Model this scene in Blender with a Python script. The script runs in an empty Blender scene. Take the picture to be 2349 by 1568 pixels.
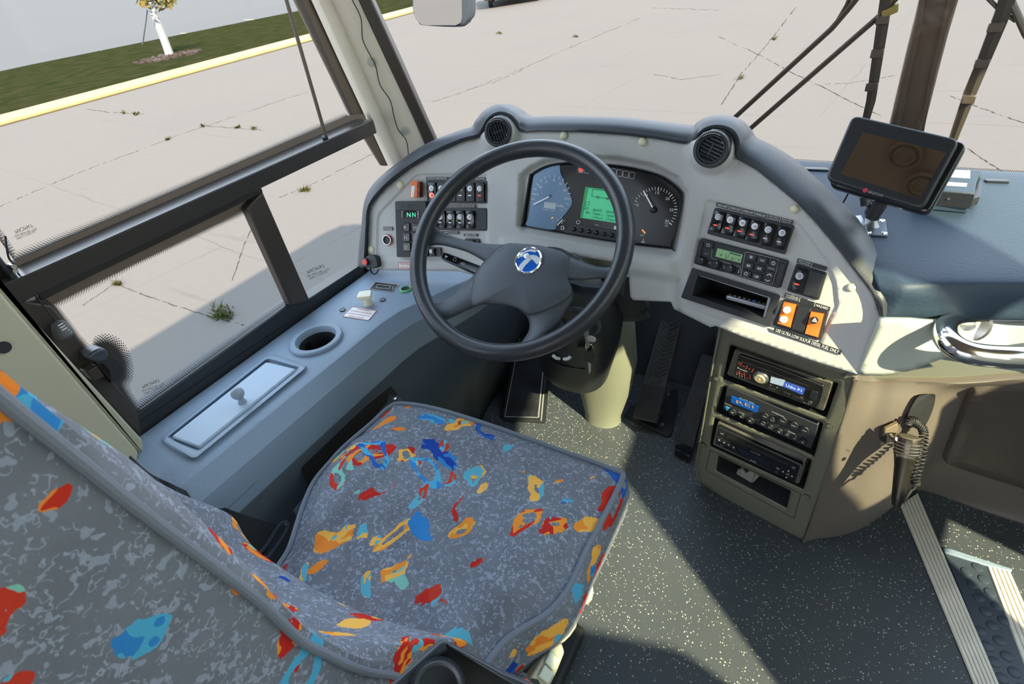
import bpy, bmesh, math, random
from mathutils import Vector as V, Matrix, noise
from mathutils.geometry import delaunay_2d_cdt
random.seed(7)
SC = bpy.context.scene
COL = SC.collection
# ------------------------------------------------------------------ camera
CX, CY, FPX = 1174.5, 784.0, 1237.56
XW = V((0.85840822, 0.20676986, -0.46944814))     # world axes seen from the camera (x right, y down, z ahead)
YW = V((0.49580078, -0.56920367, 0.65588777))
ZW = V((-0.13159378, -0.79577221, -0.59112577))
CAM = V((0, 0, 1.35))
cd = bpy.data.cameras.new('camera'); cam = bpy.data.objects.new('camera', cd); COL.objects.link(cam)
cd.sensor_width = 36; cd.lens = 36 * FPX / 2349; cd.clip_start = 0.01; cd.clip_end = 500
cam.matrix_world = Matrix(((XW.x, -XW.y, -XW.z, 0), (YW.x, -YW.y, -YW.z, 0), (ZW.x, -ZW.y, -ZW.z, 1.35), (0, 0, 0, 1)))
SC.camera = cam
cd.dof.use_dof = True; cd.dof.focus_distance = 1.25; cd.dof.aperture_fstop = 13

def ray(px, py):
    c = V((px - CX, py - CY, FPX)) / FPX
    return V((XW.dot(c), YW.dot(c), ZW.dot(c)))
def at_depth(px, py, d): return CAM + ray(px, py) * d
class Fr:
    """a real plane in the place: u right, v up, n towards the viewer"""
    def __init__(s, n, p, u=None):
        s.n = V(n).normalized(); s.p = V(p)
        if u is None:
            u = V((0, 0, 1)).cross(s.n)
            if u.length < 1e-4: u = V((1, 0, 0))
        s.u = V(u).normalized(); s.v = s.n.cross(s.u).normalized()
    def at(s, px, py, h=0.0):
        d = ray(px, py); return CAM + d * ((s.p + s.n * h - CAM).dot(s.n) / d.dot(s.n))
    def depth(s, px, py):
        d = ray(px, py); return (s.p - CAM).dot(s.n) / d.dot(s.n)
    def moved(s, h): return Fr(s.n, s.p + s.n * h, s.u)
def ra(r, a):
    r, a = math.radians(r), math.radians(a)
    u = V((math.cos(r), -math.sin(r), 0)); v = V((-math.sin(r) * math.sin(a), -math.cos(r) * math.sin(a), -math.cos(a)))
    return v.cross(u).normalized(), u
def PR(r, a, p):
    n, u = ra(r, a); return Fr(n, p, u)
def HZ(z): return Fr((0, 0, 1), (0, 0, z), (1, 0, 0))
def PX_(x): return Fr((1, 0, 0), (x, 0, 0), (0, 1, 0))
def PY_(y): return Fr((0, -1, 0), (0, y, 0), (1, 0, 0))
PC = at_depth(1380, 470, 1.19)
FC = PR(3, 24, PC)
FR = PR(16, 22, FC.at(1578, 470))
FL = PR(-10, 23, FC.at(1122, 440))
FK = PR(14, -8, HZ(0).at(1700, 1165))

# ------------------------------------------------------------------ materials
MATS = {}
def M(name, col=(.5, .5, .5), rough=.5, metal=0., bump=0., bscale=200., vary=0., vscale=6., emit=None, es=1., spec=.5, col2=None, coat=0., bdist=.002):
    if name in MATS: return MATS[name]
    m = bpy.data.materials.new(name); m.use_nodes = True; MATS[name] = m
    nt = m.node_tree; b = nt.nodes['Principled BSDF']
    b.inputs['Base Color'].default_value = (*col, 1); b.inputs['Roughness'].default_value = rough
    b.inputs['Metallic'].default_value = metal; b.inputs['Specular IOR Level'].default_value = spec
    if coat: b.inputs['Coat Weight'].default_value = coat
    if emit: b.inputs['Emission Color'].default_value = (*emit, 1); b.inputs['Emission Strength'].default_value = es * .32
    tc = nt.nodes.new('ShaderNodeTexCoord')
    if bump:
        n = nt.nodes.new('ShaderNodeTexNoise'); n.inputs['Scale'].default_value = bscale; n.inputs['Detail'].default_value = 3
        nt.links.new(tc.outputs['Object'], n.inputs['Vector'])
        bp = nt.nodes.new('ShaderNodeBump'); bp.inputs['Strength'].default_value = bump; bp.inputs['Distance'].default_value = bdist
        nt.links.new(n.outputs['Fac'], bp.inputs['Height']); nt.links.new(bp.outputs[0], b.inputs['Normal'])
    if vary or col2:
        n = nt.nodes.new('ShaderNodeTexNoise'); n.inputs['Scale'].default_value = vscale; n.inputs['Detail'].default_value = 6
        nt.links.new(tc.outputs['Object'], n.inputs['Vector'])
        r = nt.nodes.new('ShaderNodeValToRGB'); c2 = col2 or tuple(c * (1 - vary) for c in col)
        r.color_ramp.elements[0].position = .35; r.color_ramp.elements[1].position = .65
        r.color_ramp.elements[0].color = (*c2, 1); r.color_ramp.elements[1].color = (*col, 1)
        nt.links.new(n.outputs['Fac'], r.inputs['Fac']); nt.links.new(r.outputs['Color'], b.inputs['Base Color'])
    return m
def nodes(name):
    m = bpy.data.materials.new(name); m.use_nodes = True; MATS[name] = m
    return m, m.node_tree, m.node_tree.nodes['Principled BSDF'], m.node_tree.nodes, m.node_tree.links
def mth(nt, op, a, b=None, c=None):
    n = nt.nodes.new('ShaderNodeMath'); n.operation = op
    for i, x in enumerate((a, b, c)):
        if x is None: continue
        if isinstance(x, (int, float)): n.inputs[i].default_value = x
        else: nt.links.new(x, n.inputs[i])
    return n.outputs[0]
def mixc(nt, f, a, b):
    n = nt.nodes.new('ShaderNodeMix'); n.data_type = 'RGBA'
    if isinstance(f, (int, float)): n.inputs[0].default_value = f
    else: nt.links.new(f, n.inputs[0])
    for i, x in ((6, a), (7, b)):
        if isinstance(x, tuple): n.inputs[i].default_value = (*x, 1)
        else: nt.links.new(x, n.inputs[i])
    return n.outputs[2]

M('fascia', (.43, .435, .425), .55, bump=.25, bscale=420, bdist=.001)
M('hood', (.035, .041, .052), .5, bump=.3, bscale=350, bdist=.001)
M('dashtop', (.022, .042, .072), .6, bump=.35, bscale=150, bdist=.002)
M('black', (.016, .018, .021), .42)
M('gloss', (.01, .011, .013), .16)
M('soft', (.022, .025, .03), .6, bump=.2, bscale=400, bdist=.001)
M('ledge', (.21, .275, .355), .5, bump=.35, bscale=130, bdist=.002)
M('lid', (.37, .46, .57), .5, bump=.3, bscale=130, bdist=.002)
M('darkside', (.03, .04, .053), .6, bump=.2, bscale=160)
M('rubber', (.012, .013, .014), .6)
M('frame', (.04, .031, .025), .4)
M('beige', (.42, .40, .29), .45, bump=.06, bscale=60)
M('beige_face', (.62, .56, .455), .55)
M('console', (.12, .12, .088), .5, bump=.25, bscale=380, bdist=.001)
M('brown', (.105, .088, .073), .55, bump=.3, bscale=260, bdist=.001)
M('white_panel', (.40, .435, .39), .55, bump=.2, bscale=380, bdist=.001)
M('cream', (.62, .58, .42), .45)
M('ivory', (.72, .68, .5), .4)
M('white', (.75, .75, .73), .5)
M('ink', (.7, .7, .68), .6)
M('red_print', (.5, .05, .03), .6)
M('chrome', (.8, .8, .8), .12, 1)
M('silver', (.55, .57, .6), .35, .6)
M('steel', (.35, .35, .36), .35, .9)
M('wheel', (.028, .031, .037), .3, bump=.3, bscale=420, bdist=.0012)
M('hub', (.055, .064, .078), .48, bump=.3, bscale=320, bdist=.0012)
M('orange', (.75, .16, .02), .35)
M('red', (.55, .03, .02), .35)
M('amber', (.8, .3, .08), .5, emit=(.9, .35, .1), es=.35)
M('lamp_red', (.5, .04, .03), .4, emit=(1, .12, .08), es=.5)
M('lcd', (.05, .3, .16), .4, emit=(.03, .42, .19), es=.42)
M('lcd_dark', (.01, .1, .04), .5)
M('lcd_pale', (.17, .28, .15), .4, emit=(.2, .42, .18), es=.2)
M('blue', (.0, .09, .45), .25)
M('skyblue', (.05, .45, .7), .4)
M('led_green', (.05, .6, .3), .4, emit=(.08, .8, .4), es=.9)
M('led_blue', (.03, .06, .2), .4, emit=(.05, .12, .5), es=.5)
M('display_text', (.6, .7, .9), .4, emit=(.5, .65, .9), es=.8)
M('strip_metal', (.8, .75, .64), .42, .1, vary=.15, vscale=20)
M('dust', (.10, .095, .075), .5, bump=.3, bscale=300, vary=.45, vscale=25)
M('webbing', (.008, .009, .011), .8, bump=.5, bscale=900)
M('concrete_light', (.085, .086, .086), .95, spec=.05)
M('bark', (.62, .61, .6), .8)
M('mulch', (.03, .018, .012), .95, bump=1, bscale=20)
M('leaf', (.07, .08, .02), .7, spec=.1, col2=(.14, .085, .02), vscale=3)
M('yellow_paint', (.27, .20, .078), .7, vary=.14, vscale=1.2)
M('grass_mat', (.014, .02, .006), .95, spec=0, col2=(.03, .028, .013), vscale=1.3, bump=1., bscale=14, bdist=.1)
M('post_wrap', (.10, .07, .052), .22, bump=.4, bscale=9, bdist=.03)
M('ceiling_mat', (.26, .2, .165), .8)
M('mat_rubber', (.04, .052, .07), .4)
M('bark_white', (.2, .2, .2), .8)

def mat_glass():
    m, nt, b, N, L = nodes('glass')
    out = N['Material Output']; t = N.new('ShaderNodeBsdfTransparent'); g = N.new('ShaderNodeBsdfGlossy')
    t.inputs[0].default_value = (.97, .98, .98, 1); g.inputs['Roughness'].default_value = .02
    lw = N.new('ShaderNodeFresnel'); lw.inputs[0].default_value = 1.45
    f = mth(nt, 'MULTIPLY', lw.outputs[0], .22)
    mx = N.new('ShaderNodeMixShader'); L.new(f, mx.inputs[0]); L.new(t.outputs[0], mx.inputs[1]); L.new(g.outputs[0], mx.inputs[2])
    L.new(mx.outputs[0], out.inputs[0])
mat_glass()
m_, nt_, b_, N_2, L_2 = nodes('tinted_glass'); t_2 = N_2.new('ShaderNodeBsdfTransparent'); t_2.inputs[0].default_value = (.9, .97, .78, 1)
L_2.new(t_2.outputs[0], N_2['Material Output'].inputs[0])
def mat_frit(pitch=.0052):
    # rows of small printed dots that fade out towards the clear glass: uv.x runs along, uv.y across (0 solid edge, 1 clear)
    m, nt, b, N, L = nodes('frit')
    out = N['Material Output']; t = N.new('ShaderNodeBsdfTransparent')
    uv = N.new('ShaderNodeUVMap'); sp = N.new('ShaderNodeSeparateXYZ'); L.new(uv.outputs[0], sp.inputs[0])
    row = mth(nt, 'FLOOR', sp.outputs[1]); odd = mth(nt, 'MULTIPLY', mth(nt, 'MODULO', row, 2.), .5)
    fx = mth(nt, 'SUBTRACT', mth(nt, 'FRACT', mth(nt, 'ADD', sp.outputs[0], odd)), .5)
    fy = mth(nt, 'SUBTRACT', mth(nt, 'FRACT', sp.outputs[1]), .5)
    d = mth(nt, 'SQRT', mth(nt, 'ADD', mth(nt, 'MULTIPLY', fx, fx), mth(nt, 'MULTIPLY', fy, fy)))
    r = mth(nt, 'SUBTRACT', .56, mth(nt, 'MULTIPLY', row, .06))
    f = mth(nt, 'LESS_THAN', d, r)
    b.inputs['Base Color'].default_value = (.02, .018, .016, 1)
    mx = N.new('ShaderNodeMixShader'); L.new(f, mx.inputs[0]); L.new(t.outputs[0], mx.inputs[1]); L.new(b.outputs[0], mx.inputs[2])
    L.new(mx.outputs[0], out.inputs[0])
mat_frit()
def mat_ground():
    m, nt, b, N, L = nodes('concrete')
    tc = N.new('ShaderNodeTexCoord'); mp = N.new('ShaderNodeMapping'); L.new(tc.outputs['Object'], mp.inputs[0])
    nz = N.new('ShaderNodeTexNoise'); nz.inputs['Scale'].default_value = .35; nz.inputs['Detail'].default_value = 8; L.new(mp.outputs[0], nz.inputs[0])
    n2 = N.new('ShaderNodeTexNoise'); n2.inputs['Scale'].default_value = 9; n2.inputs['Detail'].default_value = 8; L.new(mp.outputs[0], n2.inputs[0])
    base = mixc(nt, nz.outputs[0], (.118, .102, .088), (.102, .093, .086))
    base = mixc(nt, mth(nt, 'MULTIPLY', n2.outputs[0], .35), base, (.13, .12, .106))
    # long faint rake marks
    mp2 = N.new('ShaderNodeMapping'); mp2.inputs['Rotation'].default_value = (0, 0, .35); mp2.inputs['Scale'].default_value = (.25, 3.5, 1); L.new(tc.outputs['Object'], mp2.inputs[0])
    n3 = N.new('ShaderNodeTexNoise'); n3.inputs['Scale'].default_value = 2; n3.inputs['Detail'].default_value = 8; L.new(mp2.outputs[0], n3.inputs[0])
    rr = N.new('ShaderNodeValToRGB'); rr.color_ramp.elements[0].position = .64; rr.color_ramp.elements[1].position = .76; L.new(n3.outputs[0], rr.inputs[0])
    base = mixc(nt, mth(nt, 'MULTIPLY', rr.outputs[0], .45), base, (.075, .068, .062))
    # slab joints: distorted brick pattern
    n4 = N.new('ShaderNodeTexNoise'); n4.inputs['Scale'].default_value = 1.3; n4.inputs['Detail'].default_value = 5; L.new(tc.outputs['Object'], n4.inputs[0])
    vm = N.new('ShaderNodeVectorMath'); vm.operation = 'MULTIPLY_ADD'; L.new(n4.outputs['Color'], vm.inputs[0]); vm.inputs[1].default_value = (.14, .14, 0); L.new(tc.outputs['Object'], vm.inputs[2])
    br = N.new('ShaderNodeTexBrick'); br.inputs['Scale'].default_value = 1; br.offset = 0.35; br.inputs['Brick Width'].default_value = 3.6; br.inputs['Row Height'].default_value = 2.9
    br.inputs['Mortar Size'].default_value = .012; br.inputs['Mortar Smooth'].default_value = .3
    mp3 = N.new('ShaderNodeMapping'); mp3.inputs['Rotation'].default_value = (0, 0, .12); mp3.inputs['Location'].default_value = (.55, .3, 0); L.new(vm.outputs[0], mp3.inputs[0]); L.new(mp3.outputs[0], br.inputs[0])
    n5 = N.new('ShaderNodeTexNoise'); n5.inputs['Scale'].default_value = .9; n5.inputs['Detail'].default_value = 4; L.new(tc.outputs['Object'], n5.inputs[0])
    br_on = mth(nt, 'MULTIPLY', br.outputs['Fac'], mth(nt, 'MULTIPLY_ADD', n5.outputs[0], .8, -.25))
    base = mixc(nt, br_on, base, (.035, .033, .022))
    L.new(base, b.inputs['Base Color']); b.inputs['Roughness'].default_value = .95; b.inputs['Specular IOR Level'].default_value = .05
mat_ground()
def mat_floor():
    m, nt, b, N, L = nodes('floor_vinyl')
    tc = N.new('ShaderNodeTexCoord')
    vo = N.new('ShaderNodeTexVoronoi'); vo.inputs['Scale'].default_value = 215; L.new(tc.outputs['Object'], vo.inputs[0])
    sp = N.new('ShaderNodeSeparateColor'); L.new(vo.outputs['Color'], sp.inputs[0])
    rad = mth(nt, 'MULTIPLY_ADD', sp.outputs[0], 1.2, -.78)
    fk = mth(nt, 'LESS_THAN', vo.outputs['Distance'], rad)
    nz = N.new('ShaderNodeTexNoise'); nz.inputs['Scale'].default_value = 5; nz.inputs['Detail'].default_value = 6; L.new(tc.outputs['Object'], nz.inputs[0])
    base = mixc(nt, nz.outputs[0], (.044, .053, .065), (.064, .073, .078))
    c = mixc(nt, fk, base, (.42, .41, .36)); L.new(c, b.inputs['Base Color']); b.inputs['Roughness'].default_value = .5
    n2 = N.new('ShaderNodeTexNoise'); n2.inputs['Scale'].default_value = 300; L.new(tc.outputs['Object'], n2.inputs[0])
    bp = N.new('ShaderNodeBump'); bp.inputs['Strength'].default_value = .3; bp.inputs['Distance'].default_value = .001; L.new(n2.outputs[0], bp.inputs['Height']); L.new(bp.outputs[0], b.inputs['Normal'])
mat_floor()
def mat_fabric():
    m, nt, b, N, L = nodes('fabric')
    tc = N.new('ShaderNodeTexCoord')
    def noise_(scale, det=3, src=None):
        n = N.new('ShaderNodeTexNoise'); n.inputs['Scale'].default_value = scale; n.inputs['Detail'].default_value = det
        L.new(src or tc.outputs['Object'], n.inputs[0]); return n
    nb = noise_(22); base = mixc(nt, nb.outputs[0], (.115, .125, .15), (.19, .205, .24))
    # pale flecks: thin worm like speckle
    nf = noise_(150, 1.); f1 = mth(nt, 'LESS_THAN', mth(nt, 'ABSOLUTE', mth(nt, 'SUBTRACT', nf.outputs[0], .5)), .028)
    nf2 = noise_(95, 1.); f2 = mth(nt, 'GREATER_THAN', nf2.outputs[0], .5)
    base = mixc(nt, mth(nt, 'MULTIPLY', mth(nt, 'MULTIPLY', f1, f2), .8), base, (.30, .34, .42))
    nf3 = noise_(120, 1.); base = mixc(nt, mth(nt, 'MULTIPLY', mth(nt, 'GREATER_THAN', nf3.outputs[0], .63), .75), base, (.28, .32, .40))
    def layer(base, scale, off, stretch, rot, pal, rmax, keep, ring):
        mp = N.new('ShaderNodeMapping'); L.new(tc.outputs['Object'], mp.inputs[0]); mp.inputs['Location'].default_value = off
        mp.inputs['Rotation'].default_value = (0, 0, rot)
        wn = noise_(11, 2, mp.outputs[0])
        vm = N.new('ShaderNodeVectorMath'); vm.operation = 'MULTIPLY_ADD'; L.new(wn.outputs['Color'], vm.inputs[0]); vm.inputs[1].default_value = (.09, .09, .02); L.new(mp.outputs[0], vm.inputs[2])
        sc = N.new('ShaderNodeVectorMath'); sc.operation = 'MULTIPLY'; L.new(vm.outputs[0], sc.inputs[0]); sc.inputs[1].default_value = stretch
        vo = N.new('ShaderNodeTexVoronoi'); vo.inputs['Scale'].default_value = scale; L.new(sc.outputs[0], vo.inputs[0])
        sp = N.new('ShaderNodeSeparateColor'); L.new(vo.outputs['Color'], sp.inputs[0])
        rad = mth(nt, 'MULTIPLY', sp.outputs[1], rmax)
        rough = noise_(120, 2); dd = mth(nt, 'ADD', vo.outputs['Distance'], mth(nt, 'MULTIPLY_ADD', rough.outputs[0], .16, -.08))
        msk = mth(nt, 'LESS_THAN', dd, rad)
        hole = mth(nt, 'GREATER_THAN', dd, mth(nt, 'MULTIPLY', rad, ring))
        isring = mth(nt, 'GREATER_THAN', sp.outputs[2], .45)
        hole = mth(nt, 'MAXIMUM', hole, mth(nt, 'SUBTRACT', 1., isring))
        msk = mth(nt, 'MULTIPLY', mth(nt, 'MULTIPLY', msk, hole), mth(nt, 'LESS_THAN', sp.outputs[0], keep))
        rp = N.new('ShaderNodeValToRGB'); rp.color_ramp.interpolation = 'CONSTANT'
        while len(rp.color_ramp.elements) < len(pal): rp.color_ramp.elements.new(.5)
        for i, c in enumerate(pal): rp.color_ramp.elements[i].position = i / len(pal); rp.color_ramp.elements[i].color = (*c, 1)
        # striped two tone colouring inside a shape
        st = noise_(60, 1, sc.outputs[0]); L.new(mth(nt, 'FRACT', mth(nt, 'ADD', sp.outputs[2], mth(nt, 'MULTIPLY', mth(nt, 'GREATER_THAN', st.outputs[0], .5), .22))), rp.inputs[0])
        return mixc(nt, msk, base, rp.outputs[0])
    base = layer(base, 21, (0, 0, 0), (1, .45, .9), .5, [(.5, .03, .015), (.75, .22, .03), (.8, .4, .07), (.75, .25, .03), (.45, .02, .015)], .5, .72, .45)
    base = layer(base, 19, (3.1, 1.7, .4), (.4, 1, .9), .35, [(.01, .05, .3), (.03, .2, .5), (.07, .35, .55), (.02, .1, .4)], .5, .42, .6)
    base = layer(base, 27, (1.3, 5.7, .9), (1, .5, .9), -.2, [(.2, .48, .4), (.8, .42, .08), (.1, .38, .5), (.5, .04, .02)], .45, .5, .4)
    b.inputs['Roughness'].default_value = .9; b.inputs['Specular IOR Level'].default_value = .2
    L.new(base, b.inputs['Base Color'])
    wv = noise_(500, 2); bp = N.new('ShaderNodeBump'); bp.inputs['Strength'].default_value = .35; bp.inputs['Distance'].default_value = .001
    L.new(wv.outputs[0], bp.inputs['Height']); L.new(bp.outputs[0], b.inputs['Normal'])
mat_fabric()
M('piping', (.15, .17, .21), .7, bump=.2, bscale=500)

# ------------------------------------------------------------------ objects
def empty(name, label, cat, loc=(0, 0, 0), group=None):
    o = bpy.data.objects.new(name, None); COL.objects.link(o); o.location = loc; o.empty_display_size = .02
    o['label'] = label; o['category'] = cat
    if group: o['group'] = group
    return o
def world_loc(o):
    p = V((0, 0, 0))
    while o is not None: p += V(o.location); o = o.parent
    return p
class MB:
    def __init__(s): s.v = []; s.f = []; s.mi = []; s.m = 0; s.uv = {}
    def add(s, vs, fs):
        o = len(s.v); s.v += [V(p) for p in vs]; s.f += [[i + o for i in f] for f in fs]; s.mi += [s.m] * len(fs); return s
    def prism(s, top, vec):
        n = len(top); bot = [V(p) + V(vec) for p in top]
        fs = [list(range(n)), list(range(2 * n - 1, n - 1, -1))] + [[i, i + n, (i + 1) % n + n, (i + 1) % n] for i in range(n)]
        return s.add(list(top) + bot, fs)
    def pp(s, F, px, h1, h0):            # polygon seen at height h1 over the plane F, extruded down to h0
        return s.prism([F.at(x, y, h1) for x, y in px], F.n * (h0 - h1))
    def box(s, c, sx, sy, sz, u=(1, 0, 0), v=(0, 1, 0), w=None):
        c = V(c); u = V(u).normalized(); v = V(v).normalized(); w = V(w).normalized() if w else u.cross(v)
        q = [c + u * (a * sx / 2) + v * (b * sy / 2) + w * (d * sz / 2) for a, b, d in ((-1, -1, 1), (1, -1, 1), (1, 1, 1), (-1, 1, 1), (-1, -1, -1), (1, -1, -1), (1, 1, -1), (-1, 1, -1))]
        return s.add(q, [[0, 1, 2, 3], [7, 6, 5, 4], [0, 4, 5, 1], [1, 5, 6, 2], [2, 6, 7, 3], [3, 7, 4, 0]])
    def lathe(s, c, ax, prof, seg=24, u=None, sx=1., cap=True):
        c = V(c); ax = V(ax).normalized(); u = (V(u) if u else ax.orthogonal()).normalized(); w = ax.cross(u)
        vs = []; fs = []
        for r, h in prof:
            for i in range(seg):
                a = 2 * math.pi * i / seg; vs.append(c + ax * h + u * (r * sx * math.cos(a)) + w * (r * math.sin(a)))
        for j in range(len(prof) - 1):
            for i in range(seg): k = (i + 1) % seg; fs.append([j * seg + i, j * seg + k, (j + 1) * seg + k, (j + 1) * seg + i])
        if cap: fs.append(list(range(seg))[::-1]); fs.append([(len(prof) - 1) * seg + i for i in range(seg)])
        return s.add(vs, fs)
    def tube(s, pts, r, seg=8, closed=False, flat=1., up=None):
        pts = [V(p) for p in pts]; n = len(pts); vs = []; fs = []; prev = None
        for i, p in enumerate(pts):
            a = pts[(i - 1) % n] if (closed or i) else p; b = pts[(i + 1) % n] if (closed or i < n - 1) else p
            t = (b - a).normalized()
            if up is not None: x = V(up) - t * t.dot(V(up)); x.normalize()
            elif prev is None: x = t.orthogonal().normalized()
            else: x = (prev - t * prev.dot(t)).normalized()
            prev = x; y = t.cross(x); rr = r[i] if isinstance(r, (list, tuple)) else r
            for k in range(seg): q = 2 * math.pi * k / seg; vs.append(p + x * (rr * math.cos(q)) + y * (rr * flat * math.sin(q)))
        m = n if closed else n - 1
        for i in range(m):
            j = (i + 1) % n
            for k in range(seg): l = (k + 1) % seg; fs.append([i * seg + k, i * seg + l, j * seg + l, j * seg + k])
        if not closed: fs.append(list(range(seg))[::-1]); fs.append([(n - 1) * seg + k for k in range(seg)])
        return s.add(vs, fs)
    def loft(s, rows, cu=False, caps=False):      # rows of equal length; cu closes each row
        n = len(rows[0]); vs = [p for r in rows for p in r]; fs = []
        for j in range(len(rows) - 1):
            for i in range(n if cu else n - 1): k = (i + 1) % n; fs.append([j * n + i, j * n + k, (j + 1) * n + k, (j + 1) * n + i])
        if caps: fs.append(list(range(n))[::-1]); fs.append([(len(rows) - 1) * n + i for i in range(n)])
        return s.add(vs, fs)
    def sphere(s, c, r, seg=12, sc=(1, 1, 1)):
        vs = []; fs = []; c = V(c)
        for j in range(seg // 2 + 1):
            t = math.pi * j / (seg // 2)
            for i in range(seg): a = 2 * math.pi * i / seg; vs.append(c + V((r * sc[0] * math.sin(t) * math.cos(a), r * sc[1] * math.sin(t) * math.sin(a), r * sc[2] * math.cos(t))))
        for j in range(seg // 2):
            for i in range(seg): k = (i + 1) % seg; fs.append([j * seg + i, (j + 1) * seg + i, (j + 1) * seg + k, j * seg + k])
        return s.add(vs, fs)
    def text(s, F, txt, p0, p1, hpx, h=.0006):    # lettering from p0 to p1 (middle line), hpx tall, lying h above the plane F
        P0, P1 = F.at(*p0, h), F.at(*p1, h)
        me = glyphs(txt); u = (P1 - P0); w = F.n.cross(u).normalized()
        hh = hpx * F.depth(*p0) / FPX
        s.add([P0 + u * x + w * ((y - .5) * hh) for x, y in me[0]], me[1]); return s
    def disc(s, F, px, py, rpx, h, h0=0., seg=20, sy=1.):
        c = F.at(px, py, h0); r = rpx * F.depth(px, py) / FPX
        return s.lathe(c, F.n, [(r, 0), (r, h - h0)], seg, u=F.u, sx=sy)
    def line(s, F, pts, wpx, h=.0006, closed=False):
        P = [F.at(x, y, h) for x, y in pts]; w = wpx * F.depth(*pts[0]) / FPX
        n = len(P)
        for i in range(n if closed else n - 1):
            a, b = P[i], P[(i + 1) % n]; t = (b - a)
            if t.length < 1e-7: continue
            t.normalize(); q = F.n.cross(t) * (w / 2)
            s.add([a - q, b - q, b + q, a + q], [[0, 1, 2, 3]])
        return s
    def build(s, name, mat, parent=None, smooth=False, bevel=0., seg=2, subsurf=0, solid=0., uvs=None, auto=35):
        me = bpy.data.meshes.new(name); off = world_loc(parent) if parent else V((0, 0, 0))
        if parent is None:
            lo = [min(p[i] for p in s.v) for i in range(3)]; hi = [max(p[i] for p in s.v) for i in range(3)]
            off = V(((lo[0] + hi[0]) / 2, (lo[1] + hi[1]) / 2, lo[2]))
            loc = off
        else: c = sum(s.v, V((0, 0, 0))) / len(s.v); loc = c - off; off = c
        me.from_pydata([tuple(p - off) for p in s.v], [], s.f)
        for m in (mat if isinstance(mat, (list, tuple)) else [mat]): me.materials.append(MATS[m])
        for p, k in zip(me.polygons, s.mi): p.material_index = k
        if uvs:
            ul = me.uv_layers.new(name='UVMap')
            for lp in me.loops: ul.data[lp.index].uv = uvs[lp.vertex_index]
        bm = bmesh.new(); bm.from_mesh(me); bmesh.ops.recalc_face_normals(bm, faces=bm.faces)
        if solid and sum(f.normal.dot(CAM - off - f.calc_center_median()) for f in bm.faces) < 0: bmesh.ops.reverse_faces(bm, faces=bm.faces)
        bm.to_mesh(me); bm.free()
        if smooth:
            for p in me.polygons: p.use_smooth = True
            me.set_sharp_from_angle(angle=math.radians(auto))
        o = bpy.data.objects.new(name, me); COL.objects.link(o); o.location = loc
        if parent: o.parent = parent
        if solid:
            md = o.modifiers.new('thick', 'SOLIDIFY'); md.thickness = solid; md.offset = -1
        if bevel:
            md = o.modifiers.new('bevel', 'BEVEL'); md.width = bevel; md.segments = seg; md.limit_method = 'ANGLE'; md.angle_limit = math.radians(35)
            for p in me.polygons: p.use_smooth = True
            me.set_sharp_from_angle(angle=math.radians(60)) if not smooth else None
        if subsurf:
            md = o.modifiers.new('sub', 'SUBSURF'); md.levels = subsurf; md.render_levels = subsurf
        return o
def cut(o, fn):                  # cut a real hole and keep the result
    m = MB(); fn(m); c = m.build('cutter', 'black')
    for md in list(o.modifiers):
        if md.type == 'BEVEL': o.modifiers.remove(md)
    md = o.modifiers.new('hole', 'BOOLEAN'); md.object = c; md.operation = 'DIFFERENCE'; md.solver = 'EXACT'
    bpy.context.view_layer.update(); dg = bpy.context.evaluated_depsgraph_get()
    me = bpy.data.meshes.new_from_object(o.evaluated_get(dg)); o.modifiers.clear(); o.data = me; bpy.data.objects.remove(c)
GL = {}
def glyphs(t):
    if t in GL: return GL[t]
    cu = bpy.data.curves.new('t', 'FONT'); cu.body = t; cu.resolution_u = 2
    o = bpy.data.objects.new('t', cu); COL.objects.link(o)
    dg = bpy.context.evaluated_depsgraph_get(); me = o.evaluated_get(dg).to_mesh()
    vs = [(v.co.x, v.co.y) for v in me.vertices]; fs = [list(p.vertices) for p in me.polygons]
    x0 = min(v[0] for v in vs); x1 = max(v[0] for v in vs); y0 = min(v[1] for v in vs); y1 = max(v[1] for v in vs)
    vs = [((x - x0) / (x1 - x0), (y - y0) / (y1 - y0)) for x, y in vs]
    o.evaluated_get(dg).to_mesh_clear(); bpy.data.objects.remove(o); bpy.data.curves.remove(cu)
    GL[t] = (vs, fs); return GL[t]
def tag(o, label=None, cat=None, group=None, kind=None):
    for k, x in (('label', label), ('category', cat), ('group', group), ('kind', kind)):
        if x: o[k] = x
    return o
def struct(o, label, cat='structure'):
    return tag(o, label, cat, kind='structure')
def lerp(a, b, t): return a + (b - a) * t
def resample(pts, step, closed=True):
    out = []; n = len(pts)
    for i in range(n if closed else n - 1):
        a, b = pts[i], pts[(i + 1) % n]; L = math.hypot(b[0] - a[0], b[1] - a[1]); k = max(1, int(round(L / step)))
        for j in range(k): out.append((lerp(a[0], b[0], j / k), lerp(a[1], b[1], j / k)))
    if not closed: out.append(pts[-1])
    return out
def catmull(pts, k=6, closed=False):
    n = len(pts); out = []
    g = lambda i: V(pts[i % n]) if closed else V(pts[max(0, min(n - 1, i))])
    for i in range(n if closed else n - 1):
        p0, p1, p2, p3 = g(i - 1), g(i), g(i + 1), g(i + 2)
        for j in range(k):
            t = j / k; out.append(.5 * ((2 * p1) + (p2 - p0) * t + (2 * p0 - 5 * p1 + 4 * p2 - p3) * t * t + (3 * p1 - p0 - 3 * p2 + p3) * t ** 3))
    if not closed: out.append(V(pts[-1]))
    return out
def sm(pts, k=6, closed=False): return [(p[0], p[1]) for p in catmull([V((x, y, 0)) for x, y in pts], k, closed)]
def sstep(a, b, x):
    t = max(0., min(1., (x - a) / (b - a))); return t * t * (3 - 2 * t)
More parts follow.
